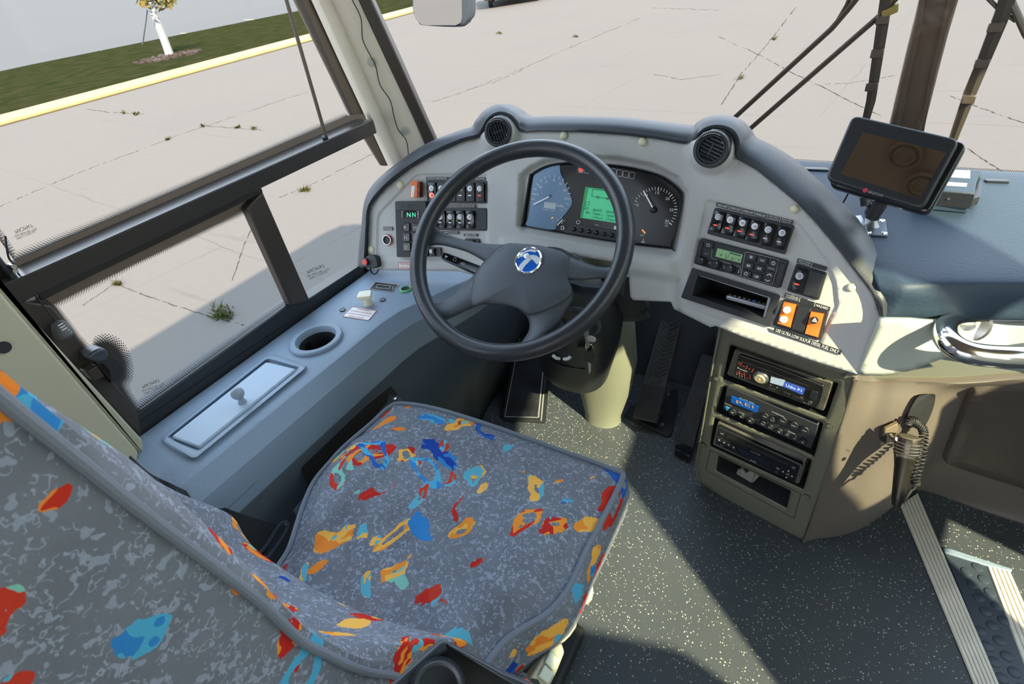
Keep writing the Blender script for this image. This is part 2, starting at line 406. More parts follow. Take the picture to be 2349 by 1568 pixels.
def sdist(poly, x, y):          # signed distance, positive inside
    ins = False; d = 1e9; n = len(poly); j = n - 1
    for i in range(n):
        xi, yi = poly[i]; xj, yj = poly[j]
        if (yi > y) != (yj > y) and x < (xj - xi) * (y - yi) / (yj - yi) + xi: ins = not ins
        ex, ey = xj - xi, yj - yi; t = max(0, min(1, ((x - xi) * ex + (y - yi) * ey) / (ex * ex + ey * ey + 1e-9)))
        d = min(d, (x - xi - ex * t) ** 2 + (y - yi - ey * t) ** 2); j = i
    d = math.sqrt(d); return d if ins else -d
def skin(mb, outline, depthf, step, extra=(), holes=()):
    # fine surface inside an outline, each point at its own true distance
    ol = resample(outline, step); n = len(ol)
    xs = [p[0] for p in ol]; ys = [p[1] for p in ol]
    pts = list(ol)
    y = min(ys) + step * .5; row = 0
    while y < max(ys):
        x = min(xs) + (step * .5 if row % 2 else 0)
        while x < max(xs):
            if sdist(ol, x, y) > step * .45: pts.append((x, y))
            x += step
        y += step * .87; row += 1
    pts += [p for p in extra if sdist(ol, *p) > 1.5]
    ed = [(i, (i + 1) % n) for i in range(n)]
    for H in holes:
        H2 = resample(H, step * .6); pts = [p for p in pts[:n] ] + [p for p in pts[n:] if abs(sdist(H2, *p)) > step * .4]; k = len(pts); pts += H2; ed += [(k + i, k + (i + 1) % len(H2)) for i in range(len(H2))]
    r = delaunay_2d_cdt([V(p) for p in pts], ed, [], 1, .05)
    fc = [f for f in r[2] if not any(sdist(H, sum(r[0][i].x for i in f) / len(f), sum(r[0][i].y for i in f) / len(f)) > 0 for H in holes)]
    r = (r[0], r[1], fc)
    vs = [at_depth(p.x, p.y, depthf(p.x, p.y)) for p in r[0]]
    return mb.add(vs, [list(f) for f in r[2]])
def rrect(c, k=4, rad=.12):      # rounded quad from 4 px corners
    out = []
    for i in range(4):
        p = V((*c[i], 0)); a = V((*c[i - 1], 0)); b = V((*c[(i + 1) % 4], 0)); r = rad * min((a - p).length, (b - p).length)
        A = p + (a - p).normalized() * r; B = p + (b - p).normalized() * r
        for j in range(k + 1): t = j / k; q = A * (1 - t) ** 2 + p * 2 * t * (1 - t) + B * t * t; out.append((q.x, q.y))
    return out
def quad(x0, y0, x1, y1, x2, y2, x3, y3): return [(x0, y0), (x1, y1), (x2, y2), (x3, y3)]
def bil(q, s, t):                # point inside a px quad TL,TR,BR,BL
    a = V(q[0]).lerp(V(q[1]), s); b = V(q[3]).lerp(V(q[2]), s); c = a.lerp(b, t); return (c.x, c.y)
def sub(q, s0, t0, s1, t1): return [bil(q, s0, t0), bil(q, s1, t0), bil(q, s1, t1), bil(q, s0, t1)]
WORLD, SUN, EXPO = .97, 3.7, 2.1
# ------------------------------------------------------------------ light
w = bpy.data.worlds.new('World'); SC.world = w; w.use_nodes = True
WN = w.node_tree.nodes; WL_ = w.node_tree.links; bg = WN['Background']
tcw = WN.new('ShaderNodeTexCoord'); spw = WN.new('ShaderNodeSeparateXYZ'); WL_.new(tcw.outputs['Generated'], spw.inputs[0])
rpw = WN.new('ShaderNodeValToRGB'); WL_.new(spw.outputs[2], rpw.inputs[0])
rpw.color_ramp.elements[0].position = 0.0; rpw.color_ramp.elements[0].color = (.97, .98, 1.0, 1)
rpw.color_ramp.elements[1].position = .6; rpw.color_ramp.elements[1].color = (.6, .78, 1.0, 1)
WL_.new(rpw.outputs[0], bg.inputs[0]); bg.inputs[1].default_value = WORLD
sd = bpy.data.lights.new('sun', 'SUN'); sd.energy = SUN; sd.angle = .012; sd.color = (1, .86, .68)
so = bpy.data.objects.new('sun', sd); COL.objects.link(so)
SUND = V((-3.67, 2.4, -3.34)).normalized(); so.rotation_euler = SUND.to_track_quat('-Z', 'Y').to_euler()
SC.view_settings.view_transform = 'Standard'; SC.view_settings.look = 'None'; SC.view_settings.gamma = 1
SC.view_settings.exposure = EXPO; SC.view_settings.use_curve_mapping = False

# ------------------------------------------------------------------ outside
b = MB(); b.add([(-21.8, -60, -1), (60, -60, -1), (60, 90, -1), (-21.8, 90, -1)], [[0, 1, 2, 3]])
struct(b.build('ground', 'concrete'), 'pale concrete yard with weedy slab joints around the coach')
b = MB(); b.box((-22.45, 15, -.94), 1.8, 150, .12); struct(b.build('curb', 'yellow_paint', bevel=.04), 'yellow painted kerb along the grass strip')
b = MB(); b.add([(-23.3, -60, -.89), (-23.3, 90, -.89), (-22.3 - 4, 90, -.89), (-47, 15, -.89), (-70, -60, -.89)], [[0, 1, 2, 3, 4]])
tag(b.build('grass', 'grass_mat'), 'strip of short green grass behind the yellow kerb', 'grass', kind='stuff')
b = MB(); b.add([(-22.4, -60, -.93), (-22.4, 900, -.93), (-46, 900, -.93), (-46, -60, -.93), (-22.4, -60, -.94)], [[0, 1, 2, 3]])
b.v = b.v[:4]; b.add([(-46, -60, -.93), (-46, 900, -.93), (-400, 900, 45), (-400, -60, 45)], [[0, 1, 2, 3]])
struct(b.build('road', 'concrete_light'), 'light grey road beyond the grass strip')
b = MB()
for x0, y0, x1, y1 in ((80, 108, 265, 117), (275, 73, 450, 77), (445, 43, 640, 46)): 
    F = HZ(-.925); b.line(F, [(x0, y0), (x1, y1)], 3)
M('orange_line', (.4, .22, .1), .8); tag(b.build('road_marking', 'orange_line'), 'faint orange lane lines on the light grey road', 'road marking', kind='stuff')
CR = [[(0, 473), (110, 425), (190, 392), (283, 357), (345, 335), (400, 312), (470, 290), (600, 245), (720, 205)], [(200, 250), (245, 257), (283, 259), (330, 262)], [(470, 289), (520, 292), (600, 298)],
  [(190, 700), (265, 648), (300, 665), (400, 700), (480, 725), (560, 745), (640, 770)], [(592, 495), (560, 560), (530, 650)], [(640, 452), (700, 430), (760, 400), (860, 350)], [(985, 235), (1050, 215), (1180, 165), (1300, 112), (1400, 70), (1500, 28)],
  [(1650, 85), (1740, 125), (1830, 173), (1890, 200), (1960, 237), (2020, 265)], [(1838, 0), (1785, 70), (1740, 125), (1700, 170), (1655, 240)], [(1480, 18), (1560, 20), (1660, 24)], [(2180, 220), (2230, 240), (2300, 265), (2400, 300)], [(2220, 340), (2270, 375), (2310, 398)], [(1892, 193), (1950, 190), (2060, 172)], [(1500, 170), (1560, 182), (1655, 170)], [(1075, 205), (1130, 190), (1200, 160)]]
M('crack_dark', (.035, .032, .022), .95, spec=0)
gcr = HZ(-.997)
for ci, c_ in enumerate(CR):
    b = MB(); p_ = resample(c_, 7, False); rr_ = random.Random(ci); P = [gcr.at(x + rr_.uniform(-1, 1), y + rr_.uniform(-1, 1)) for x, y in p_]
    for i in range(len(P) - 1):
        if rr_.random() < .12: continue
        t_ = (P[i + 1] - P[i]).normalized(); q = V((-t_.y, t_.x, 0)) * rr_.uniform(.2, 1.) * (.003 + .0006 * (P[i] - CAM).length); b.add([P[i] - q, P[i + 1] - q * .8, P[i + 1] + q * .8, P[i] + q], [[0, 1, 2, 3]])
    tag(b.build('ground_crack', 'crack_dark'), kind='structure', label='thin dark joint in the concrete yard', cat='crack')
M('weed_green', (.035, .045, .012), .9, spec=0, col2=(.055, .045, .02), vscale=8)
for wi, (x, y, w_, n_) in enumerate(((313, 262, 9, 26), (283, 259, 5, 16), (546, 293, 8, 20), (583, 296, 7, 18), (385, 320, 7, 16), (465, 289, 6, 14), (700, 437, 16, 60), (512, 720, 34, 130), (270, 652, 14, 40), (1775, 90, 6, 20), (1700, 180, 5, 16), (1145, 77, 8, 20), (1320, 84, 8, 16))):
    rr_ = random.Random(wi); b = MB()
    for i in range(n_):
        p = gcr.at(x + max(-1.1, min(1.1, rr_.gauss(0, .6))) * w_ * .6, y + max(-1, min(1, rr_.gauss(0, .6))) * (2.5 if w_ < 20 else w_ * .45)); h_ = rr_.uniform(.02, .07); a = rr_.random() * 6.28; d_ = V((math.cos(a), math.sin(a), 0)); k = (p - CAM).length * .0014
        b.add([p - d_.yxz * k if False else p - V((d_.y, -d_.x, 0)) * k, p + V((d_.y, -d_.x, 0)) * k, p + d_ * h_ * 1.2 + V((0, 0, h_))], [[0, 1, 2]])
    b.v = b.v
    tag(b.build('weed', 'weed_green'), 'small green weed growing out of a joint in the concrete', 'weed', 'weeds in the concrete joints')
# young tree
base = HZ(-.89).at(388, 128); FT = Fr(V((-base.x, -base.y, 0)), base)
t = empty('young_tree', 'young tree with white wrapped trunk and sparse leaves on the grass', 'tree', base)
b = MB(); pts = catmull([FT.at(390, 128), FT.at(378, 95), FT.at(362, 55), FT.at(350, 22), FT.at(340, -30)], 5)
b.tube(pts, [.2 - .003 * i for i in range(len(pts))], 10); b.build('trunk', 'bark_white', t, smooth=True)
b = MB(); rnd = random.Random(3)
for i in range(9):
    a = FT.at(345 + rnd.uniform(-8, 8), -5 - i * 3); b.tube([a, FT.at(310 + i * 11, -20 - 20 * rnd.random(), rnd.uniform(-1, 1)), FT.at(312 + i * 11, 8 - 30 * rnd.random(), rnd.uniform(-1, 1))], [.05, .03, .015], 5)
b.build('branches', 'mulch', t)
b = MB()
for i in range(420):
    px = rnd.uniform(312, 402); py = rnd.uniform(-70, 26 - abs(px - 362) * .35)
    c = FT.at(px, py, rnd.uniform(-1.2, 1.2)); u = V((rnd.uniform(-1, 1), rnd.uniform(-1, 1), rnd.uniform(-1, 1))).normalized(); q = u.orthogonal().normalized(); s_ = rnd.uniform(.06, .13)
    b.add([c - u * s_ * 1.6, c + q * s_ * .6, c + u * s_ * 1.6, c - q * s_ * .6], [[0, 1, 2, 3]])
tag(b.build('foliage', 'leaf', t), kind='stuff')
b = MB(); b.tube(catmull([FT.at(338, 22, .2), FT.at(334, 55, .2), FT.at(331, 75, .2), FT.at(327, 103, .2)], 4), .03, 5)
b.build('guy_strap', 'black', t)
b = MB(); G = HZ(-.89); cc = G.at(388, 131)
for i in range(160):
    r_ = rnd.random() ** .6 * 1.5; a = rnd.random() * 6.28; c = cc + V((math.cos(a) * r_ * 1.1, math.sin(a) * r_, .03)); b.box(c, rnd.uniform(.05, .25), rnd.uniform(.05, .2), .07, u=(math.cos(a * 3), math.sin(a * 3), .2), v=(-math.sin(a * 3), math.cos(a * 3), 0))
tag(b.build('mulch', 'mulch'), 'dark mulch heap around the white tree trunk', 'mulch', kind='stuff')
# distant parked car, only its lower nose reaches into the picture
F = Fr((.5, -.86, 0), HZ(-1).at(1180, 12)); c = F.p
t = empty('parked_car', 'dark car parked far off at the top edge of the yard', 'car', c)
cu_ = F.u; rows = []
for h, y0, y1, z in ((0, 0, 4.4, .32), (0, -.08, 4.5, .55), (.0, -.02, 4.45, .85), (.05, 1.2, 4.2, .92), (.16, 1.9, 3.7, 1.4)):
    rows.append([c + cu_ * (a * (1.35 - h)) - F.n * yy + V((0, 0, z)) for a, yy in ((-1, y0), (1, y0), (1, y1), (-1, y1))])
b = MB(); b.loft(rows, True, True); b.build('body', M('car_paint', (.12, .09, .06), .3, vary=.1), t, bevel=.06) if False else b.build('body', M('car_paint', (.12, .09, .06), .3).name, t, bevel=.06)
for a in (-1.1, 1.1):
    for yy in (.8, 3.6): b = MB(); b.lathe(c + cu_ * a - F.n * yy + V((0, 0, .33)), cu_, [(.3, -.1), (.33, -.08), (.33, .08), (.3, .1)], 20); b.build('tyre', 'rubber', t, smooth=True)
# outside mirror
FM = Fr((.25, -1, -.08), at_depth(1010, 20, 2.6))
t = empty('side_mirror', 'grey framed outside mirror hanging above the yard', 'mirror', FM.at(1010, -20))
b = MB(); b.pp(FM, sm([(944, -60), (945, 20), (958, 52), (975, 60), (1055, 63), (1072, 52), (1080, 30), (1077, -60)], 4), -.012, -.1); b.build('housing', 'darkside', t, bevel=.02, seg=3)
b = MB(); b.pp(FM, [(948, -58), (948, 20), (953, 44), (966, 56), (980, 58), (1045, 58), (1057, 52), (1060, 40), (1058, -58)], -.002, -.02); b.build('mirror_glass', M('mirror_face', (.75, .76, .77), .03, 1).name, t)
b = MB(); b.tube([FM.at(1065, -60, -.06), FM.at(1070, -250, .0), FM.at(1120, -700, .1)], .015, 8); b.build('arm', 'black', t)

# ------------------------------------------------------------------ body of the coach
b = MB(); b.add([(-1.2, -2.5, 0), (1.2, -2.5, 0), (1.2, 1.55, 0), (-1.2, 1.55, 0)], [[0, 1, 2, 3]]); b.prism([V(p) for p in ((-1.2, -2.5, 0), (1.2, -2.5, 0), (1.2, 1.55, 0), (-1.2, 1.55, 0))], (0, 0, -.08))
b.v = b.v[4:]; b.f = [[i - 4 for i in f] for f in b.f[1:]]; b.mi = b.mi[1:]
struct(b.build('floor', 'floor_vinyl'), 'speckled blue grey vinyl cab floor')
b = MB(); b.box((-1.22, -.75, -.05), .08, 4.5, 1.25); struct(b.build('wall_left', 'darkside'), 'outer side wall under the driver window')
b = MB(); b.box((-1.21, -.75, 2.12), .08, 4.5, .4); b.box((-1.2, -.12, 1.3), .06, .46, 1.7); b.box((-1.2, -1.6, .62), .06, 2.6, .4); struct(b.build('trim_5', 'beige'), 'side wall above and behind the driver window')
# roof with rounded front corner
rf = [(-1.26, -3.5)] + [(-1.26 + .35 - .35 * math.cos(a), 1.2 + .35 * math.sin(a)) for a in [math.pi / 2 * i / 6 for i in range(7)]] + [(1.26 - .35 + .35 * math.sin(a), 1.2 + .35 * math.cos(a)) for a in [math.pi / 2 * i / 6 for i in range(7)]] + [(1.26, -3.5)]
b = MB(); b.prism([V((x, y, 2.36)) for x, y in rf], (0, 0, -.1)); struct(b.build('ceiling', 'ceiling_mat'), 'roof lining over the cab')
# unseen right wall, its openings shaped to lay the sun patches inside the cab
op = [(-.66, 1.76), (-.46, 1.4), (-.26, 1.2), (-.15, .98), (-.1, .98), (-.03, 1.47), (.2, 1.49), (.24, 1.33), (.33, 1.12), (.46, 1.1), (.5, 1.3), (1.05, 1.32), (1.05, 1.93), (.52, 1.93), (.43, 1.77), (.36, 1.7), (.30, 1.66), (.22, 1.82), (.2, 1.93), (-.12, 1.93), (-.3, 1.81), (-.66, 1.79)]
op2 = [(.5, .55), (.76, .58), (.70, .74), (.56, .76)]  # extra low opening added for the sun patch on the studded mat
ou = [(-3.2, -.9), (1.35, -.9), (1.35, 2.3), (-3.2, 2.3)]
k4 = 4 + len(op)
r = delaunay_2d_cdt([V(p) for p in ou + op + op2], [(i, (i + 1) % 4) for i in range(4)] + [(4 + i, 4 + (i + 1) % len(op)) for i in range(len(op))] + [(k4 + i, k4 + (i + 1) % 4) for i in range(4)], [], 1, .001)
b = MB()
for f in r[2]:
    c = [sum(r[0][i][k] for i in f) / len(f) for k in (0, 1)]
    if sdist(op, *c) < 0 and sdist(op2, *c) < 0: b.add([(1.2, r[0][i][0], r[0][i][1]) for i in f], [list(range(len(f)))])
bg_ = MB(); bg_.add([(1.215, -.7, .5), (1.215, 1.1, .5), (1.215, 1.1, 1.97), (1.215, -.7, 1.97)], [[0, 1, 2, 3]]); struct(bg_.build('window_3', 'tinted_glass'), 'unseen door side pane, green tint added to colour the sun')  # pane added to tint the sun and sky light coming in
struct(b.build('wall_right', 'beige', solid=.03), 'unseen door side wall with openings shaped for the sun patches')
b = MB(); b.box((0, 1.52, -.1), 2.4, .06, 1.7); struct(b.build('wall_front', 'darkside'), 'front bulkhead behind the pedals and dashboard')
# windshield
def wy(x, z): return 1.47 - .3 * min(1, abs(x) / 1.15) ** 4 - .12 * (z - .83)
b = MB(); xs = [-1.16 + 2.32 * i / 24 for i in range(25)]
b.loft([[V((x, wy(x, z), z)) for x in xs] for z in (.8, 1.3, 1.8, 2.26)]); struct(b.build('window_2', 'glass', smooth=True), 'windshield glass')
FW = Fr((0, -1, -.12), (0, 1.445, .83))
b = MB(); top = [(2135, -120), (2222, -120), (2200, 0), (2176, 80), (2160, 140), (2122, 290), (2100, 380), (2016, 380), (2040, 290), (2075, 140), (2100, 40)]
b.pp(FW, top, .05, -.02); b.line(FW.moved(.051), [(2130, -100), (2108, 60), (2080, 180), (2052, 330)], 12, h=.004); b.line(FW.moved(.051), [(2190, -50), (2160, 80), (2135, 190), (2110, 330)], 9, h=.004)
struct(b.build('trim_3', 'post_wrap', bevel=.012, seg=3), 'brown wrapped centre post of the windshield')
def frit(F, a, c, rows=8, pitch=.0047, name='frit_band', parent=None, h=.003):
    b = MB(); uv = []; L = 0
    for i in range(len(a) - 1):
        A, A2, C, C2 = F.at(*a[i], h), F.at(*a[i + 1], h), F.at(*c[i], h), F.at(*c[i + 1], h); l = (A2 - A).length / pitch
        b.add([A, A2, C2, C], [[0, 1, 2, 3]]); uv += [(L, 0), (L + l, 0), (L + l, rows), (L, rows)]; L += l
    return b.build(name, 'frit', parent, uvs=uv)
w2 = bpy.data.objects['window_2']
fr = frit(FW, [(1815, 375), (1905, 380), (2100, 388), (2349, 402), (2600, 418)], [(1812, 363), (1905, 369), (2100, 377), (2349, 391), (2600, 407)], 5, .0036, parent=w2)
# ---- left window
WLF = PX_(-1.15)
t = empty('window_1', 'driver side window with sliding lower pane', 'structure', (-1.15, .5, .66)); t['kind'] = 'structure'
b = MB(); b.add([(-1.152, .1, .62), (-1.152, 1.17, .62), (-1.152, .98, 1.9), (-1.152, .1, 1.9)], [[0, 1, 2, 3]]); b.build('glass_pane', 'glass', t)
b = MB(); b.box((-1.1175, .593, 1.0125), .065, .95, .035); b.build('crossbar', M('bar_metal', (.026, .023, .021), .28).name, t, bevel=.002)
b = MB(); b.pp(WLF, [(845, 285), (836, 262), (798, 266), (540, 377.6), (200, 525.8), (33.7, 598), (39, 620), (200, 550), (540, 400)], .004, -.01); b.build('upper_border', M('bronze', (.13, .095, .07), .45).name, t)
b = MB(); b.pp(WLF, [(600, 430), (540, 458), (251, 592), (84, 674), (98, 689), (279, 600), (540, 473), (604, 441)], .025, -.01); b.build('sash_rail', 'bar_metal', t, bevel=.002)
b = MB(); b.pp(WLF, [(98, 680), (279, 592), (540, 465), (600, 440), (565.5, 478), (500, 511), (315, 600), (120, 697)], .004, -.01); b.build('sash_border', 'bronze', t)
b = MB(); b.pp(WLF, [(566, 476), (603, 438), (712, 690), (668, 702)], .026, .0); b.build('sash_post', 'frame', t, bevel=.004)
b = MB(); b.pp(WLF, [(316, 946), (668, 694), (712, 683), (836, 603), (880, 612), (860, 640), (322, 1004), (280, 1000)], .014, -.03); b.line(WLF.moved(.015), [(318, 972), (850, 616)], 3, .002); b.build('bottom_frame', 'black', t, bevel=.003)
b = MB(); b.pp(WLF, [(-60, 560), (0, 590), (60, 690), (120, 700), (318, 946), (330, 1010), (0, 660), (-80, 640)], .02, -.02); b.build('rear_frame', 'frame', t, bevel=.004)
frit(WLF, [(-40, 495), (33, 598)], [(-20, 490), (36, 574)], 6, parent=t); frit(WLF, [(33, 598), (200, 525.8), (540, 377.6), (800, 266)], [(35, 573), (200, 507), (540, 364), (789, 257)], parent=t)
frit(WLF, [(812, 268), (684, -20), (660, -80)], [(796, 262), (668, -20), (644, -80)], 7, parent=t)
frit(WLF, [(120, 697), (315, 600), (500, 511), (566, 478)], [(138, 704), (334, 601), (500, 522), (566, 492)], 7, parent=t); frit(WLF, [(668, 694), (573, 471)], [(659, 690), (566, 485)], 3, parent=t)
frit(WLF, [(316, 946), (668, 696)], [(314, 922), (656, 684)], 7, parent=t)
ao = [(120, 697), (203, 806), (218, 792), (243, 785), (268, 799), (284, 830), (286, 862), (277, 885), (316, 946)]; ai = [(138, 704), (203, 788), (216, 772), (246, 764), (282, 782), (304, 825), (306, 866), (298, 888), (318, 922)]
frit(WLF, sm(ao, 3), sm(ai, 3), 6, parent=t)
b = MB(); b.pp(WLF, sm(ao, 3) + [(312, 965), (280, 930), (200, 830), (60, 690), (100, 680)], .003, -.006); b.build('rear_border', 'frame', t)
for q, l1 in (((30, 530), 'a'), ((322, 885), 'b'), ((700, 622), 'c')):
    b = MB(); x, y = q
    b.text(WLF, 'TAMCAM', (x + 44, y - 14), (x + 5, y + 2), 8, .004); b.text(WLF, 'DOT 780 M285 AS2', (x + 54, y - 6), (x + 4, y + 12), 5, .004); b.text(WLF, 'USA CHINA V.1.A ARKO', (x + 52, y), (x + 8, y + 18), 5, .004)
    b.build('glass_stamp', 'black', t)
# diagonal stay rod
t = empty('stay_rod', 'thin brown stay rod crossing the upper side window', 'rod', WLF.at(755, 350, .07))
b = MB(); b.tube([WLF.at(640, -60, .06), WLF.at(657, 0, .06), WLF.at(750, 322, .06)], .0042, 8); b.build('rod', M('rod_bronze', (.085, .062, .045), .4, .2).name, t, smooth=True)
b = MB(); b.tube([WLF.at(744, 312, .06), WLF.at(757, 345, .05)], .007, 10); b.tube([WLF.at(741, 328, .05), WLF.at(757, 322, .05)], .004, 8); b.build('end_fitting', 'black', t, smooth=True)
# rear pillar
FB = PX_(-1.09)
b = MB(); b.pp(FB, [(-260, 330), (-60, 592), (0, 668), (318, 1036), (316, 1062), (300, 1075), (-300, 900)], .02, -.05)
b.pp(FB, [(-230, 300), (-60, 572), (0, 648), (327, 1008), (331, 1036), (322, 1046), (318, 1036), (0, 675), (-260, 340)], .006, -.05)
struct(b.build('trim_2', 'beige', bevel=.008, seg=3), 'olive beige pillar cover behind the driver window')
b = MB(); b.disc(FB, -4, 790, 14, .022, .0); struct(b.build('trim_4', 'black', smooth=True), 'dark screw cap on the beige rear pillar')
# front pillar
FP = Fr((.7, -.7, -.077), (-1.12, 1.17, .9))
def strip(F, cols, levels, name, mat, parent=None, **kw):      # cols: list of (list of px per level, height)
    rows = [[F.at(*levels[c][l], h) for c, h in cols] for l in range(len(levels[0]))]
    rows = [r + [r[-1] - F.n * .05, r[0] - F.n * .05] for r in rows]
    b = MB(); b.loft(rows, True, True); return b.build(name, mat, parent, **kw)
ys_ = (-80, 0, 134, 268, 380)
def lv(*xs): return list(zip(xs, ys_))
L0 = lv(676, 714, 775, 838, 890)
cols = {0: L0, 1: lv(682, 720, 782, 844, 896), 2: lv(694, 731, 792, 852, 904), 3: lv(708, 746, 806, 864, 916), 4: lv(722, 760, 820, 878, 926), 5: lv(738, 776, 838, 898, 945), 6: lv(786, 822, 884, 947, 996)}
struct(strip(FP, [(0, -.01), (1, .012), (2, .018), (3, .004), (4, -.004), (5, .006), (6, .006)], cols, 'trim_1', 'beige_face', smooth=True, auto=50), 'beige trim on the front pillar')
cols = {0: lv(784, 820, 882, 945, 994), 1: lv(790, 826, 888, 950, 1000), 2: lv(818, 852, 913, 973, 1024), 3: lv(827, 861, 922, 981, 1032)}
struct(strip(FP, [(0, -.0), (1, .012), (2, .010), (3, -.01)], cols, 'trim_6', 'frame', bevel=.003), 'dark rubber seal beside the windshield')
cols = {0: lv(636, 672, 737, 803, 872), 1: lv(640, 676, 741, 806, 875), 2: lv(670, 706, 770, 832, 889), 3: lv(676, 714, 776, 840, 897)}
struct(strip(FP, [(0, -.03), (1, -.02), (2, -.025), (3, -.04)], cols, 'trim_7', 'bronze', bevel=.003), 'bronze upright of the side window frame')
for q in ((852, 141), (928, 299)):
    b = MB(); b.disc(FP, *q, 10, .0085, 0); b.m = 1; b.disc(FP, *q, 5.5, .010, 0)
    tag(b.build('screw_cap', ['beige', 'silver'], smooth=True), 'pale round screw in the beige front pillar, the %s one' % ('upper' if q[1] < 200 else 'lower'), 'screw')
b = MB(); b.tube([FP.at(x, y, .012) for x, y in sm([(790, -40), (808, 0), (828, 42), (832, 90), (850, 128), (862, 152), (872, 195), (895, 230), (904, 268), (914, 298), (932, 322), (937, 356)], 5)], .0013, 6)
tag(b.build('cable', 'black', smooth=True), 'thin black cable running down the beige front pillar', 'cable')
# wipers outside the windshield
FO = Fr((0, -1, -.12), (0, 1.6, .83))
def wiper(name, label, arms, blades=()):
    t = empty(name, label, 'wiper', FO.at(*arms[0][0][-1]), 'wipers outside the windshield')
    for pts, r in arms: b = MB(); b.tube([FO.at(x, y, .0) for x, y in pts], r, 8, flat=.6); b.build('arm', 'rod_bronze', t, smooth=True)
    for pts, r in blades:
        b = MB(); b.tube([FO.at(x, y, -.0) for x, y in pts], r, 6, flat=1.6, up=(0, 1, 0)); bl = b.build('blade', M('blade_brown', (.05, .038, .03), .45).name, t, smooth=True)
        for k in range(3):
            x, y = lerp(pts[0][0], pts[-1][0], .3 + .22 * k), lerp(pts[0][1], pts[-1][1], .3 + .22 * k); b = MB(); b.box(FO.at(x, y, .006), .024, .014, .018); b.build('clip', 'rod_bronze', bl, bevel=.002)
wiper('windshield_wiper', 'pair of slanting wiper arms outside the left windshield pane', [([(2010, -60), (1948, 18), (1908, 65), (1690, 265), (1660, 292)], .008), ([(2075, -25), (2022, 32), (1740, 278), (1715, 300)], .008), ([(1960, -30), (1942, 12), (1912, 62)], .0055)])
wiper('windshield_wiper', 'upright wiper blade left of the brown centre post', [([(2062, -60), (2040, 20), (2012, 140), (1992, 270), (1975, 380)], .0045)], [([(2042, -60), (2030, 20), (1998, 230), (1988, 268), (1984, 290)], [.0085, .0085, .007, .006, .0055])])
wiper('windshield_wiper', 'upright wiper blade right of the brown centre post', [([(2320, -60), (2290, 30), (2215, 210), (2186, 300), (2160, 380)], .0045)], [([(2325, -50), (2300, 30), (2228, 210), (2194, 300), (2185, 325)], [.0095, .0095, .0075, .006, .0055]), ])
wiper('windshield_wiper', 'wiper arm in the top right corner crossing the upright blade', [([(2250, -20), (2290, 20), (2330, 48)], .0045), ([(2290, -40), (2318, 0), (2352, 75), (2400, 150)], .008)])
b = MB(); b.pp(FO, [(2022, 28), (2062, 10), (2060, 28), (2024, 44)], .012, -.02); tag(b.build('wiper_bracket', M('brass', (.3, .22, .05), .5).name, bevel=.002), 'small yellowish bracket where the wiper arms meet at the top', 'bracket')
# ------------------------------------------------------------------ dashboard
def fdepth(x, y):
    k = .012; ds = (FL.depth(x, y), FC.depth(x, y), FR.depth(x, y))
    # the driver sits inside the wrap-around: nearest of the three faces, rounded where they meet
    e = [math.exp(-d / k) for d in ds]; return sum(d * q for d, q in zip(ds, e)) / sum(e)
HIN = [(840, 614), (842, 560), (843, 520), (848, 475), (884, 432), (937, 389), (999, 353), (1062, 325), (1098, 316), (1112, 300), (1121, 280), (1134, 267), (1151, 263), (1170, 269), (1183, 284), (1198, 303), (1240, 301), (1330, 303), (1420, 309), (1500, 318), (1570, 330), (1596, 320), (1614, 304), (1636, 296), (1660, 298), (1679, 309), (1687, 330), (1688, 361), (1706, 373), (1737, 391), (1783, 428), (1828, 465), (1874, 514), (1920, 569), (1951, 609), (2000, 673), (2022, 735)]
HOUT = [(819, 614), (823, 560), (828, 520), (835, 463), (853, 424), (897, 383), (970, 332), (1050, 299), (1080, 290), (1091, 274), (1109, 253), (1134, 240), (1157, 239), (1183, 251), (1198, 262), (1216, 267), (1260, 265), (1340, 266), (1425, 269), (1508, 278), (1584, 286), (1600, 278), (1618, 268), (1645, 263), (1675, 266), (1700, 278), (1718, 296), (1731, 315), (1767, 333), (1822, 367), (1877, 416), (1926, 462), (1966, 502), (2000, 548), (2025, 585), (2060, 640), (2036, 730)]
CLU = [(1216, 410), (1222, 400), (1235, 391), (1252, 383), (1275, 377), (1320, 374), (1400, 379), (1455, 387), (1510, 402), (1540, 420), (1558, 437), (1563, 448), (1560, 480), (1541, 565), (1536, 569), (1420, 555), (1300, 535), (1205, 518), (1201, 510)]
CPK = [(1190, 400), (1215, 378), (1250, 362), (1320, 352), (1420, 356), (1500, 372), (1560, 402), (1582, 440), (1576, 500), (1560, 585), (1540, 592), (1420, 574), (1200, 535), (1184, 520)]
LPK = [(1130, 398), (1063, 396), (963, 396), (950, 401), (868, 486), (863, 500), (861, 585), (866, 596), (1050, 600), (1130, 604)]
LPK = [(1121, 398), (1063, 396), (963, 396), (950, 401), (868, 486), (863, 500), (861, 585), (866, 596), (1050, 602), (1121, 604)]
RPK = [(1626, 456), (1730, 480), (1828, 505), (1844, 521), (1902, 598), (1920, 650), (1925, 700), (1880, 800), (1770, 765), (1640, 730), (1570, 705), (1566, 696), (1614, 475), (1618, 460)]
VC = ((1143, 303, 33), (1632, 342, 41))
def vent_plane(i):
    x, y, r = VC[i]; c = at_depth(x, y, fdepth(x, y) - (.03 if i == 0 else .035))
    tocam = (CAM - c).normalized(); n = ((FC if i == 0 else FR).n * .55 + tocam * .6).normalized(); return Fr(n, c)
